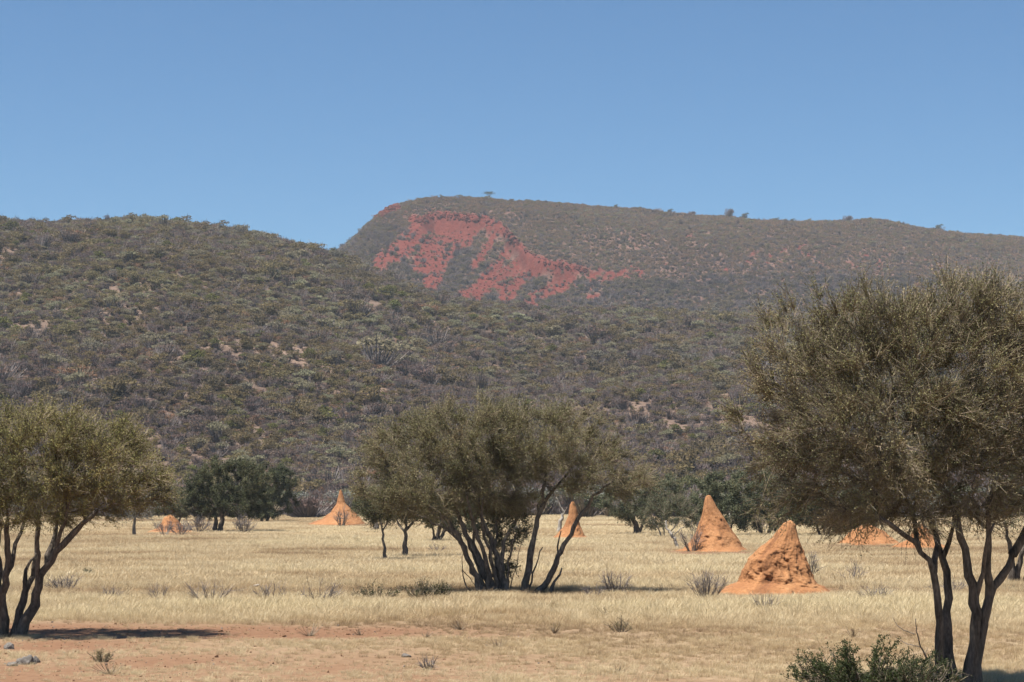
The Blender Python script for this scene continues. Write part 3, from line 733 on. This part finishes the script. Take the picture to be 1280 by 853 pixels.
# the dark green shrub at the foot of the right tree
def low_shrub(base_px, pxw, pxh, label, leafm, bark, stems=26, leaf=.035, ln=90, name='shrub', depth=.6, tl=.16, twigm='twig', group=None, tn=8, cat='shrub'):
    """many thin upright shoots from one foot"""
    B = base(*base_px); s = B[1] / F; W, H = pxw * s / 2, pxh * s
    root = empty(name, B); tag(root, label, cat, group)
    mb = MB(); cr = MB()
    ends = []
    for k in range(stems):
        a = rng.uniform(0, 6.28); r = math.sqrt(rng.random())
        f = np.array((math.cos(a) * r * W * .35, math.sin(a) * r * W * .35 * depth, -.02))
        e = np.array((math.cos(a) * r * W, math.sin(a) * r * W * depth, H * rng.uniform(.55, 1.05) * (1 - .45 * r * r)))
        m = (f + e) / 2 + np.array((math.cos(a) * W * .08, 0, H * .1)); t = np.linspace(0, 1, 6)[:, None]
        Q = (1 - t) ** 2 * f + 2 * t * (1 - t) * m + t * t * e + rng.normal(size=(6, 3)) * H * .015
        tube(mb, Q, np.linspace(.010, .004, 6) * max(1, H / .6), 4, 0, rng.random())
        ends.append(Q)
    mb.build('stems', M[bark], root)
    E = np.array(ends)                                                   # shoots along the stems
    n = stems * tn; k = rng.integers(0, stems, n); j = rng.integers(1 if ln else 2, 6, n)
    P0 = E[k, j]; D = unit(unit(E[k, 5] - E[k, 0]) + rng.normal(size=(n, 3)) * .75 + np.array((0, 0, .25)))
    L = tl * rng.uniform(.5, 1.4, (n, 1)); P2 = P0 + D * L; P1 = (P0 + P2) / 2 + rng.normal(size=(n, 3)) * L * .08
    tv = rng.random(n)
    prisms(cr, P0, P1, P2, np.full(n, .004 * max(1, s / .02)), np.full(n, .0018 * max(1, s / .02)), 0, tv)
    if ln:
        q = rng.integers(0, n, stems * ln); u = rng.random((len(q), 1))
        C = P0[q] + (P2[q] - P0[q]) * u + rng.normal(size=(len(q), 3)) * leaf * .5
        leaves(cr, C, leaf, .5, 1, np.clip(.5 * tv[q] + .5 * rng.random(len(q)), 0, 1), along=D[q] * .7)
        cr.build('foliage', [M[twigm], M[leafm]], root)
    else: cr.build('twigs', [M[twigm]], root)
    return root
low_shrub((1085, 868), 200, 60, 'broad dark green leafy shrub at the foot of the tallest acacia', 'leaf_shrub', 'bark_dark', 80, .030, 170, tl=.17, twigm='leaf_shrub')
low_shrub((1150, 872), 110, 50, 'low green shrub touching the trunks of the tallest acacia', 'leaf_shrub', 'bark_dark', 40, .024, 130, tl=.15)
low_shrub((1020, 858), 80, 40, 'thin sparse green shrub left of the broad dark green shrub', 'leaf_green', 'bark_dark', 18, .028, 34, tl=.12)
bare = dict(leafm='leaf_olive', bark='bark_mid', ln=0, twigm='twig_grey', name='dry_shrub', cat='dry shrub')
low_shrub((770, 745), 46, 30, 'spiky leafless grey shrub right of the wide acacia', stems=26, tn=9, tl=.22, **bare)
low_shrub((742, 748), 34, 15, 'low grey dry tuft left of the spiky leafless shrub', stems=14, tn=8, tl=.15, **bare)
low_shrub((884, 750), 54, 34, 'tangled purple grey leafless shrub against the rough termite mound', stems=30, tn=11, tl=.25, **bare)
low_shrub((866, 690), 32, 34, 'thin dark leafless shrub against the smooth termite mound', stems=16, tn=8, tl=.4, **bare)
low_shrub((1010, 722), 34, 34, 'dark leafless shrub on the shaded side of the rough termite mound', stems=18, tn=8, tl=.25, **bare)
low_shrub((1093, 752), 46, 20, 'spreading brown dry shrub in grass right of the rough mound', stems=16, tn=8, tl=.22, **bare)
low_shrub((960, 764), 40, 20, 'grey dry shrub in the grass in front of the rough mound', stems=12, tn=7, tl=.2, **bare)
low_shrub((80, 740), 52, 24, 'pale grey round dry shrub right of the left acacia stems', stems=26, tn=9, tl=.18, **{**bare, 'bark': 'bark_grey'})
low_shrub((140, 750), 26, 14, 'small dark grey dry shrub beyond the pale grey one', stems=12, tn=8, tl=.15, **bare)
low_shrub((200, 752), 30, 20, 'reddish brown dead shrub with a crooked stem in grass', stems=10, tn=7, tl=.2, **bare)
low_shrub((263, 755), 62, 30, 'wide wispy dry shrub in the grass left of centre', stems=18, tn=8, tl=.25, **bare)
low_shrub((338, 752), 50, 22, 'sparse brown dry shrub beside the wide wispy one', stems=14, tn=7, tl=.22, **bare)
low_shrub((400, 754), 60, 24, 'faint purple brown dry scrub in tall pale grass', stems=18, tn=7, tl=.22, **bare)
for px, py, w, h, lab in ((470, 751, 64, 18, 'dark low scrub patch farthest left in the row by the wide acacia'), (525, 751, 48, 26, 'dark upright scrub in the row left of the wide acacia'),
                          (552, 750, 28, 22, 'small dark scrub nearest the stems of the wide acacia')):
    low_shrub((px, py), w, h, lab, 'leaf_shrub', 'bark_dark', 30, .035, 34, tl=.16, name='dry_shrub', cat='dry shrub')
low_shrub((110, 721), 14, 9, 'tiny dark green shrub on bare reddish soil', 'leaf_green', 'bark_dark', 10, .045, 40, tl=.12)
low_shrub((305, 667), 26, 20, 'dark leafless bush under the dense dark acacia', stems=24, tn=9, tl=.5, **bare)
low_shrub((248, 666), 36, 18, 'brown leafless bush between the small and the dense dark acacia', stems=24, tn=9, tl=.45, **bare)
low_shrub((206, 668), 26, 17, 'pale leafless brush in front of the rounded termite mound', stems=20, tn=8, tl=.4, **{**bare, 'bark': 'bark_pale'})
low_shrub((226, 669), 30, 15, 'grey leafless brush right of the pale brush by the rounded mound', stems=22, tn=9, tl=.4, **bare)
low_shrub((427, 660), 16, 26, 'dark leafless bush growing on the spired termite mound', stems=14, tn=8, tl=.6, **bare)
low_shrub((545, 692), 22, 12, 'tiny dry shrub in the grass beyond the dark scrub row', stems=10, tn=6, tl=.2, **bare)
low_shrub((128, 828), 34, 13, 'flat olive forb in the red soil near grey stones', 'leaf_olive', 'bark_dark', 14, .022, 40, tl=.08)
low_shrub((535, 838), 26, 14, 'small brown forb at the bottom of the grass near centre', stems=12, tn=7, tl=.09, **bare)
low_shrub((775, 790), 34, 16, 'olive forb in the pale grass below the spiky shrub', 'leaf_olive', 'bark_dark', 12, .025, 22, tl=.12)
low_shrub((955, 668), 26, 20, 'dry bush at the foot of the acacia between the big mounds', stems=18, tn=7, tl=.5, **bare)
low_shrub((1085, 672), 22, 14, 'dark small bush in front of the low broad termite mound', 'leaf_dark', 'bark_dark', 14, .09, 40, tl=.35)
low_shrub((1100, 678), 18, 10, 'green small bush below the low broad termite mound', 'leaf_green', 'bark_dark', 12, .08, 40, tl=.3)
low_shrub((1185, 742), 60, 14, 'flat grey dry scrub behind the trunks of the tallest acacia', stems=18, tn=7, tl=.22, **bare)
low_shrub((1065, 728), 34, 24, 'faint wispy dry shrub right of the rough termite mound', stems=10, tn=7, tl=.28, **bare)

# dead wood
def snag(base_px, lines, label, bark='bark_pale', name='dead_tree', cat='dead tree', part='trunk'):
    B = base(*base_px); Y = B[1]; root = empty(name, B); tag(root, label, cat)
    for k, (pts, r0, r1) in enumerate(lines):
        P = np.array([at(a, b, Y) - B for a, b in pts]); P[:, 1] += np.linspace(0, rng.uniform(-.4, .4), len(P))
        if k == 0: P[0, 2] = min(P[0, 2], -.05)
        t = np.linspace(0, 1, 4 * len(P)); u = np.linspace(0, 1, len(P))
        Q = np.stack([np.interp(t, u, P[:, a]) for a in range(3)], 1) + rng.normal(size=(len(t), 3)) * r0 * .25
        mb = MB(); tube(mb, Q, np.linspace(r0, r1, len(t)), 7, 0, rng.random(), .25)
        mb.build(part if k == 0 else 'branch', M[bark], root, True)
    return root
zb = lambda pts: z(420, 480, 3.048, pts)
snag((699, 666), [(zb([(845, 568), (858, 520), (868, 478)]), .17, .09), (zb([(866, 485), (850, 455), (838, 430)]), .08, .03), (zb([(862, 505), (880, 470)]), .05, .02)],
     'bleached bare dead trunk leaning beside the thin termite mound')
snag((648, 668), [(zb([(690, 590), (688, 560), (680, 530)]), .17, .08), (zb([(688, 560), (705, 535)]), .06, .03)], 'bleached dead stump seen between the stems of the wide acacia')
zm = lambda pts: z(740, 580, 3.555, pts)
snag((846, 686), [(zm([(378, 378), (372, 340), (350, 312), (332, 280), (330, 250)]), .10, .03), (zm([(352, 315), (362, 300)]), .04, .02)], 'bleached crooked dead branch standing left of the smooth termite mound', name='dead_branch', cat='dead branch')
snag((906, 668), [(zm([(600, 280), (612, 240), (616, 215), (640, 190)]), .08, .05)], 'tan broken bough behind the smooth termite mound', name='dead_branch', cat='dead branch')
zq = lambda pts: z(940, 640, 3.765, pts)
snag((1166, 838), [(zq([(852, 745), (820, 690), (790, 640), (765, 570), (752, 500)]), .018, .005), (zq([(765, 575), (720, 560), (688, 535), (674, 500)]), .008, .003), (zq([(788, 635), (740, 625), (700, 600)]), .008, .003),
     (zq([(812, 680), (830, 640)]), .006, .003)], 'thin bare dead sapling leaning beside the trunks of the tallest acacia', 'bark_mid', 'dead_sapling', 'sapling')
snag((311, 737), [([(296, 738), (312, 735.5), (324, 731)], .05, .03)], 'short pale dead log lying in the grass', name='dead_log', cat='log')
snag((800, 678), [([(795, 678), (803, 677.4), (809, 677.8)], .10, .08)], 'short dark log lying in grass left of the smooth mound', 'bark_dark', name='dead_log', cat='log')
zk = lambda pts: z(260, 640, 3.555, pts)
snag((598, 742), [(zk([(1170, 372), (1140, 310), (1130, 265), (1128, 190)]), .022, .008), (zk([(1132, 262), (1165, 295), (1185, 330)]), .014, .006)], 'thin dead stick leaning left of the wide acacia stems', 'bark_dark', 'dead_branch', 'dead branch')

# ------------------------------------------------------------------ termite mounds
def mound(base_py, left, right, label, rough=1.0, depth=.8, rows=90, cols=110, seed=0):
    """outlines (px) of both flanks from top to foot; the body is turned round between them"""
    Y = dist(base_py)
    cl = np.array([at(a, b, Y) for a, b in left]); cr = np.array([at(a, b, Y) for a, b in right])
    bx = (cl[-1, 0] + cr[-1, 0]) / 2
    zt = max(cl[0, 2], cr[0, 2]); zz = np.concatenate((np.linspace(zt, .35 * zt, int(rows * .6)), np.linspace(.35 * zt, 0, rows - int(rows * .6) + 1)[1:], [-.12]))
    def edge(c, q): o = np.argsort(c[:, 2]); return np.interp(q, c[o, 2], c[o, 0])
    L, R = edge(cl, zz), edge(cr, zz)
    cx, rr = (L + R) / 2 - bx, np.maximum((R - L) / 2, .03)
    th = np.arange(cols) * 2 * math.pi / cols
    Vv = []; dk = []
    for k, zv in enumerate(zz):
        for t in th:
            nx, ny = math.cos(t), math.sin(t)
            q = Vector((nx * rr[k] + seed * 7.3, ny * rr[k] + seed * 3.1, zv))
            w = min(1, rr[k] / .35) * (.35 + .65 * float(sstep(.02, .2, zv / zt)))
            lump = mnoise.fractal(Vector((q.x * 1.5, q.y * 1.5, q.z * .9)), .8, 2.1, 4) * .15 * rough * w
            rid = (mnoise.ridged_multi_fractal(Vector((t * 2.2 + seed, zv * .7, seed)), 1, 2.2, 3, 1, 2) - 1.1) * .05 * rough * w
            fine = mnoise.fractal(Vector((q.x * 7 + q.z * 1.5, q.y * 7, q.z * 2.6)), .75, 2.2, 5) * .065 * rough * w * (1 - .55 * sstep(.6, .95, zv / zt))
            cell = mnoise.noise(q * Vector((3.2, 3.2, 4.4)) if False else Vector((q.x * 4.2 + q.z * 1.2, q.y * 4.2, q.z * 2.4)))
            hole = max(0, cell - .42) * .26 * min(rough, 1.2) * w
            r = rr[k] * (1 + .0 * t) + (lump + rid + fine) * min(1, rr[k]) - hole
            edgef = .5 + .5 * abs(ny)                                     # keep the traced outline at the sides
            r = rr[k] + (r - rr[k]) * (.45 + .55 * abs(ny))
            z2 = zv + mnoise.noise(q * 2.2) * .05 * w * (0 < zv < zt * .97)
            Vv.append((cx[k] + nx * r, ny * r * (depth + .25 * (1 - zv / zt)), z2)); dk.append(min(1, hole * 4.5 + max(0, -fine) * 4 + max(0, mnoise.fractal(Vector((t * 2.6 + seed, zv * .5, 3.3)), .8, 2.1, 3) - .12) * 1.1 * rough))
    Vv.append((cx[0], 0, zt + .04)); dk.append(0)
    n = cols; i_ = (np.arange(len(zz) - 1)[:, None] * n + np.arange(n)[None]); j_ = (np.arange(len(zz) - 1)[:, None] * n + (np.arange(n)[None] + 1) % n)
    Q = np.stack((i_, i_ + n, j_ + n, j_), -1).reshape(-1, 4)
    tri = np.stack((np.arange(n), (np.arange(n) + 1) % n, np.full(n, len(Vv) - 1)), -1)
    o = build('termite_mound', Vv, [(Q, 0), (tri, 0)], M['mound'], attrs={'dark': dk}, smooth=True)
    o.location = (bx, Y, 0)
    tag(o, label, 'termite mound')
    return o
mound(741, zm([(868, 256), (850, 264), (800, 330), (740, 380), (688, 424), (668, 480), (655, 525), (590, 548), (545, 585)]),
      zm([(892, 256), (906, 272), (920, 340), (945, 400), (972, 470), (1002, 530), (1085, 585)]), 'rough leaning orange termite mound, nearest of all the mounds', 1.3, .8, 130, 150, 1)
mound(689, zm([(508, 142), (500, 156), (490, 228), (470, 282), (440, 335), (405, 378), (345, 392), (265, 404)]),
      zm([(528, 142), (536, 156), (560, 202), (600, 262), (640, 322), (668, 366), (700, 388), (730, 404)]), 'smooth conical orange termite mound with a knobbed tip and wide skirt', .85, .85, 110, 120, 2)
zw = lambda pts: z(100, 550, 3.555, pts)
mound(656, zw([(1155, 222), (1150, 240), (1140, 285), (1110, 325), (1075, 352), (1010, 375)]), zw([(1162, 222), (1168, 240), (1180, 280), (1215, 318), (1250, 352), (1270, 375)]),
      'distant orange termite mound with a thin spire, far left of centre', .9, .9, 70, 70, 3)
mound(674, zb([(897, 450), (890, 462), (885, 500), (868, 545), (838, 578), (800, 600)]), zb([(908, 450), (918, 480), (930, 540), (950, 578), (990, 602)]),
      'narrow orange termite mound seen beneath the right arm of the wide acacia', .9, .85, 80, 80, 4)
mound(666, zw([(395, 334), (372, 348), (352, 390), (285, 415)]), zw([(405, 334), (440, 362), (470, 400), (560, 418)]), 'rounded low orange termite mound under the small green acacia', .9, .9, 60, 70, 5)
mound(681, zr([(290, 532), (265, 545), (250, 562), (235, 574)]), zr([(305, 532), (335, 545), (352, 560), (372, 574)]), 'low broad orange termite mound behind the tallest acacia', .8, .8, 50, 80, 6)
mound(685, zr([(404, 532), (392, 545), (385, 562), (345, 580)]), zr([(416, 532), (430, 545), (440, 565), (465, 580)]), 'steep orange termite mound glimpsed between the trunks of the tallest acacia', .9, .9, 60, 70, 7)

# red outcrop on the nose of the far hill
mb = MB()
for k in range(46):
    px = rng.uniform(470, 500); q = crest_point(px, h2, 1150, 1690) if False else None
    dd = np.linspace(1150, 1690, 300); hh = h2(np.full(300, px), dd); kk = int(np.argmax((hh - EYE) / dd)) - rng.integers(0, 26)
    kk = max(kk, 0); c = np.array(((px - CX) / F * dd[kk], dd[kk], hh[kk]))
    src_ = BO[k % 5].data; Vb = np.empty(len(src_.vertices) * 3, np.float32); src_.vertices.foreach_get('co', Vb); Vb = Vb.reshape(-1, 3)
    Fb = np.array([list(f.vertices) for f in src_.polygons]); a = rng.uniform(0, 6.28)
    Rz = np.array(((math.cos(a), -math.sin(a), 0), (math.sin(a), math.cos(a), 0), (0, 0, 1)))
    mb.add(Vb @ Rz.T * rng.uniform(2.0, 5.5) * np.array((1.3, 1, .8)) + c + np.array((0, 0, .4)), [Fb])
tag(mb.build('rock_outcrop', M['red_rock']), 'red broken rock outcrop on the steep nose of the far hill', 'rock outcrop')

# grey stones in the red soil
import bmesh
def stone(px, py, w, h, label, sd):
    B = base(px, py); s = B[1] / F
    bm = bmesh.new(); bmesh.ops.create_icosphere(bm, subdivisions=4, radius=1)
    for v in bm.verts:
        q = v.co * 1.1 + Vector((sd * 5, 0, 0))
        v.co *= 1 + .42 * mnoise.noise(q) + .16 * mnoise.noise(q * 3) + .05 * mnoise.noise(q * 9)
        v.co.x *= w * s / 2; v.co.y *= w * s / 2 * .8; v.co.z = max(v.co.z, -.3) * h * s * .85 + h * s * .1
    V = np.array([v.co[:] for v in bm.verts]); Fc = np.array([[v.index for v in f.verts] for f in bm.faces]); bm.free()
    o = build('stone', V, [(Fc, 0)], M['rock'], smooth=True); o.location = B; tag(o, label, 'stone')
stone(33, 831, 20, 11, 'largest grey stone in the middle of the stone cluster', 1)
stone(44, 829, 11, 9, 'grey stone touching the right of the largest stone', 2)
stone(24, 830, 10, 7, 'grey stone at the left of the largest stone', 3)
stone(15, 833, 14, 5, 'flat grey stone at the left end of the cluster', 4)
stone(11, 812, 12, 8, 'lone grey stone above the stone cluster', 5)
stone(508, 822, 11, 5, 'lone dark grey stone in the short grass at centre', 6)

# ------------------------------------------------------------------ trees and bushes on the far edge of the plain and the skyline
def big_bush(leafm, twigm, nl, lumps, asp=.5, tw=60, lsz=.06):
    return bush_mesh('far_bush', leafm, twigm, nl, lsz, asp, tw, lumps)
EB = [big_bush('leaf_dark', 'twig', 1100, 8), big_bush('leaf_green', 'twig', 1100, 8), big_bush('leaf_bluegrey', 'twig_grey', 1000, 8),
      big_bush('hill_grey', 'twig_grey', 900, 8, .2, 260, .09), big_bush('hill_grey', 'twig_grey', 800, 7, .2, 260, .09), big_bush('leaf_green', 'twig', 900, 7)]
EL = [('dark green bush on the far edge of the plain', 'dark green bushes at the foot of the hill'), ('mid green bush on the far edge of the plain', 'mid green bushes at the foot of the hill'),
      ('pale blue green bush on the far edge of the plain', 'pale bushes at the foot of the hill'), ('leafless grey thicket bush on the far edge of the plain', 'grey thicket bushes at the foot of the hill')]
EM = [0, 1, 2, 3, 3, 1]
for px in np.arange(-60, 1345, 7.2):
    px = px + rng.uniform(-5, 5); Y = rng.uniform(236, 292); x0 = (px - CX) / F * Y
    k = int(rng.choice(6, p=[.12, .20, .22, .18, .14, .14]))
    if 380 < px < 420: k = 3
    Hh = rng.uniform(2.6, 4.8) * (1 if k not in (3, 4) else .9)
    o = EB[k].copy(); o.name = 'edge_bush'; COL.objects.link(o); o.location = (x0, Y, -.05); o.rotation_euler = (0, 0, rng.uniform(0, 6.28))
    w = Hh * rng.uniform(1.0, 1.5); o.scale = (w, w, Hh); o['tint'] = float(rng.uniform(.3, .6))
    tag(o, EL[EM[k]][0], 'bush', EL[EM[k]][1])
def crest_point(px, hf, d0, d1):
    d = np.linspace(d0, d1, 400); h = hf(np.full(400, float(px)), d); k = np.argmax((h - EYE) / d); return np.array(((px - CX) / F * d[k], d[k], h[k]))
def skyline(px, hf, d0, d1, k, w, h, label, name='skyline_bush', cat='bush'):
    P = crest_point(px, hf, d0, d1); s = P[1] / F
    o = EB[k].copy(); o.name = name; COL.objects.link(o); o.location = P - np.array((0, 0, .3)); o.scale = (w * s * .75, w * s * .75, h * s); o['tint'] = .3
    tag(o, label, cat)
for a in ((770, 10, 8, 0, 'small dark bush left of the gap on the far skyline'), (838, 14, 9, 0, 'dark bush where the far skyline starts to dip'), (866, 14, 8, 3, 'grey bush right of the dip on the far skyline'),
          (913, 16, 14, 3, 'taller grey bush of the pair on the far skyline'), (932, 17, 12, 0, 'rounder dark bush of the pair on the far skyline'), (972, 13, 8, 0, 'flat dark bush on the far skyline'),
          (992, 12, 8, 0, 'dark bush next to the flat one on the far skyline'), (1062, 18, 11, 3, 'wide grey bush on the middle of the far skyline'), (1176, 17, 12, 0, 'lone dark round bush far along the skyline'),
          (1252, 13, 6, 3, 'low grey bush at the end of the far skyline'), (672, 8, 6, 0, 'tiny dark bush on the top of the far hill')):
    skyline(a[0], h2, 1100, 1690, a[3], a[1], a[2], a[4])
for a in ((158, 30, 8, 3, 'wide dark bush on top of the near hill'), (262, 12, 6, 0, 'small dark bush on the shoulder of the near hill'), (414, 16, 20, 0, 'dark round bush where the two hills meet')):
    skyline(a[0], h1, 500, 925, a[3], a[1], a[2], a[4])
# lone flat topped tree on the summit
P = crest_point(611, h2, 1100, 1690); s = P[1] / F
root = empty('lone_tree', P - np.array((0, 0, .3))); tag(root, 'lone flat topped tree standing on the summit of the far hill', 'tree')
mb = MB(); tube(mb, [(0, 0, 0), (.3, 0, 2.0), (-.1, 0, 3.6)], [.4, .28, .2], 6)
for a, b in ((-2.2, 5.2), (2.3, 5.3), (.4, 5.6)): tube(mb, [(.2, 0, 2.4), (a * .5, 0, 4.0), (a, 0, b)], [.22, .16, .08], 5)
mb.build('trunk', M['bark_dark'], root)
mb = MB(); C = rng.normal(size=(700, 3)) * np.array((1.9, 1.7, .45)) + np.array((0, 0, 5.2)); leaves(mb, C, .42, .5, 0, rng.random(700)); mb.build('crown', M['leaf_dark'], root)

# ------------------------------------------------------------------ dry grass
def tuft(name, nb, hmax, spread, wdt):
    mb = MB()
    a = rng.uniform(0, 6.28, nb); r = spread * np.sqrt(rng.random(nb))
    Bp = np.stack((r * np.cos(a), r * np.sin(a), np.full(nb, -.02)), -1)
    h = hmax * rng.uniform(.4, 1.0, nb)
    lean = np.stack((np.cos(a), np.sin(a), np.zeros(nb)), -1) * rng.uniform(.05, .45, (nb, 1)) + rng.normal(size=(nb, 3)) * .12 + np.array((.16, 0, 0)); lean[:, 2] = 0
    P1 = Bp + np.array((0, 0, 1)) * (h * .55)[:, None] + lean * (h * .35)[:, None]
    P2 = Bp + np.array((0, 0, 1)) * (h * .95)[:, None] + lean * (h * 1.0)[:, None]
    t = rng.uniform(0, 6.28, nb); S = np.stack((np.cos(t), np.sin(t), np.zeros(nb)), -1) * wdt / 2
    V = np.stack((Bp - S, Bp + S, P1 + S * .8, P1 - S * .8, P2 + S * .25, P2 - S * .25), 1)
    k = np.arange(nb)[:, None] * 6
    Q = np.concatenate((k + np.array([[0, 1, 2, 3]]), k + np.array([[3, 2, 4, 5]])))
    mb.add(V, [Q], 0, np.repeat(rng.random(nb), 6))
    return mb.build(name, M['grass'], 'none')
GT = [tuft(f'gt_{k}', 80, .28, .16, .0040) for k in range(5)] + [tuft(f'gt_{k}', 56, .19, .20, .0042) for k in range(5, 8)] + [tuft(f'gt_{k}', 90, .30, .50, .009) for k in range(8, 11)]
GT += [bush_mesh(f'gt_{k}', 'leaf_olive' if k == 91 else 'hill_tan', 'twig', 46, .10, .22, 26, 4) for k in (91, 92)]
def grass_zone(n, d0, d1, kinds, hs, wk):
    y = np.sqrt(rng.uniform(d0 ** 2, d1 ** 2, n)); u = rng.uniform(-.32, .32, n); x = u * y
    so = soil_mask(x, y); nn = fbm(x / 1.8, y / 3, 3, 401); n3 = .5 * fbm(x / 9, y / 16, 3, 411) + .5 * fbm(x / 30, y / 5, 3, 421)
    keep = rng.random(n) < np.clip(1.25 - 1.25 * so, .16, 1) * np.clip(-.05 + 1.9 * nn, .08, 1.3)
    py = HY + EYE / y * F
    h = hs * (.55 + .8 * n3) * (1 - .6 * so) * np.interp(py, [640, 700, 765, 790, 830, 860], [1.0, .95, 1.0, .55, .5, .55]) * rng.lognormal(-.05, .22, n) * .74
    ix = rng.choice(kinds, n)
    fb = rng.random(n) < (.0005 + .003 * (nn > .62) + .012 * np.exp(-((py - 742) / 7) ** 2)) * np.interp(y, [30, 60, 120], [.8, 1, 1.2])
    ix = np.where(fb, 11 + (rng.random(n) < .6), ix); h = np.where(fb, rng.uniform(.10, .26, n), h); ti = np.clip(.5 + (n3 - .5) * 2.2 + (nn - .5) * .6 - so * .25 + rng.normal(0, .12, n) - .5 * ((rng.random(n) < .03) | (rng.random(n) < .30 * np.exp(-((py - 740 - 10 * (nn - .5)) / 8) ** 2) * (nn > .5))), 0, 1)
    P = np.stack((x, y, swell(x, y)), -1)[keep]
    return P, np.stack((np.zeros(n), np.zeros(n), np.where(rng.random(n) < .5, rng.uniform(-.9, .9, n), rng.uniform(0, 6.28, n))), -1)[keep], np.stack((h * wk * 1.3, h * wk * 1.3, h), -1)[keep], ix[keep], ti[keep]
Z = [grass_zone(60000, 9, 62, list(range(8)), 1.0, 1.25), grass_zone(52000, 58, 130, list(range(8, 11)), .95, 1.1), grass_zone(46000, 125, 275, list(range(8, 11)), 1.0, 1.6)]
scatter('dry_grass', *[np.concatenate([q[k] for q in Z]) for k in range(5)], GT, 'pale straw coloured dry grass covering the plain', 'grass')

# ------------------------------------------------------------------ air
hz = bpy.data.materials.new('thin_dusty_air'); hz.use_nodes = True
hn = hz.node_tree; hn.nodes.remove(hn.nodes['Principled BSDF'])
pv = hn.nodes.new('ShaderNodeVolumePrincipled'); pv.inputs['Color'].default_value = (.80, .90, 1, 1); pv.inputs['Density'].default_value = HAZE; pv.inputs['Anisotropy'].default_value = .0
hn.links.new(pv.outputs[0], hn.nodes['Material Output'].inputs['Volume'])
hx, hy0, hy1, hz0, hz1 = 11000, -1000, 11000, -1.2, 285
hv = [(x_, y_, z_) for z_ in (hz0, hz1) for y_ in (hy0, hy1) for x_ in (-hx, hx)]
ho = build('haze', hv, [(np.array([(0, 2, 3, 1), (4, 5, 7, 6), (0, 1, 5, 4), (2, 6, 7, 3), (0, 4, 6, 2), (1, 3, 7, 5)]), 0)], hz)
tag(ho, 'thin dusty air between camera and the far hill', 'haze', kind='stuff')

# loose pebbles and crumbs of earth on the bare soil
def pebble(name):
    bm = bmesh.new(); bmesh.ops.create_icosphere(bm, subdivisions=1, radius=.5)
    for v in bm.verts: v.co *= rng.uniform(.7, 1.2); v.co.z *= .7
    V = np.array([v.co[:] for v in bm.verts]); Fc = np.array([[v.index for v in f.verts] for f in bm.faces]); bm.free()
    return build(name, V, [(Fc, 0)], M['rock'] if name[-1] == '0' else M['ground'], 'none', {'soil': np.ones(len(V))})
PB = [pebble(f'pb_{k}') for k in range(4)]
y = np.sqrt(rng.uniform(20 ** 2, 60 ** 2, 30000)); x = rng.uniform(-.32, .32, len(y)) * y; k = rng.random(len(y)) < soil_mask(x, y) * .45
x, y = x[k], y[k]; n = len(x); sz = .014 * rng.lognormal(0, .6, n)
scatter('pebbles', np.stack((x, y, swell(x, y)), -1), rng.uniform(0, 6.28, (n, 3)) * np.array((.2, .2, 1)), np.stack((sz * 1.4, sz, sz), -1), rng.integers(0, 4, n), rng.random(n), PB,
        'loose pebbles and earth crumbs scattered on the bare red soil', 'pebbles')

# ------------------------------------------------------------------ light, sky, camera
w = bpy.data.worlds.new('World'); scene.world = w; w.use_nodes = True
nt = w.node_tree; bg = nt.nodes['Background']
sky = nt.nodes.new('ShaderNodeTexSky'); sky.sky_type = 'NISHITA'; sky.sun_disc = False
sky.sun_elevation = SUN_EL; sky.sun_rotation = SUN_AZ; sky.altitude = 1200; sky.air_density = 1.0; sky.dust_density = .25; sky.ozone_density = 3.2
nt.links.new(mixc(nt, 1.0, sky.outputs[0], (.515, .785, .94), 'MULTIPLY'), bg.inputs[0]); bg.inputs[1].default_value = .051
sl = bpy.data.lights.new('sun', 'SUN'); sl.energy = 4.9; sl.angle = math.radians(.53); sl.color = (1, .95, .87)
so = bpy.data.objects.new('sun', sl); COL.objects.link(so); so.rotation_euler = (-TOSUN).to_track_quat('-Z', 'Y').to_euler(); so.location = (0, 0, 300)
cd = bpy.data.cameras.new('camera'); cam = bpy.data.objects.new('camera', cd); COL.objects.link(cam)
cam.location = (0, 0, EYE); cam.rotation_euler = (math.pi / 2 + PITCH, 0, 0)
cd.sensor_width = 36; cd.lens = F / 1280 * 36; cd.clip_end = 20000; cd.clip_start = .1
scene.camera = cam
scene.view_settings.view_transform = 'Standard'; scene.view_settings.look = 'None'; scene.view_settings.gamma = 1; scene.view_settings.use_curve_mapping = False
scene.view_settings.exposure = 1.2
scene.render.resolution_x, scene.render.resolution_y = 1024, 682
scene.cycles.use_denoising = True; scene.cycles.pixel_filter_width = 1.8; scene.cycles.volume_bounces = 0; scene.cycles.max_bounces = 6; scene.cycles.diffuse_bounces = 3; scene.cycles.transmission_bounces = 2
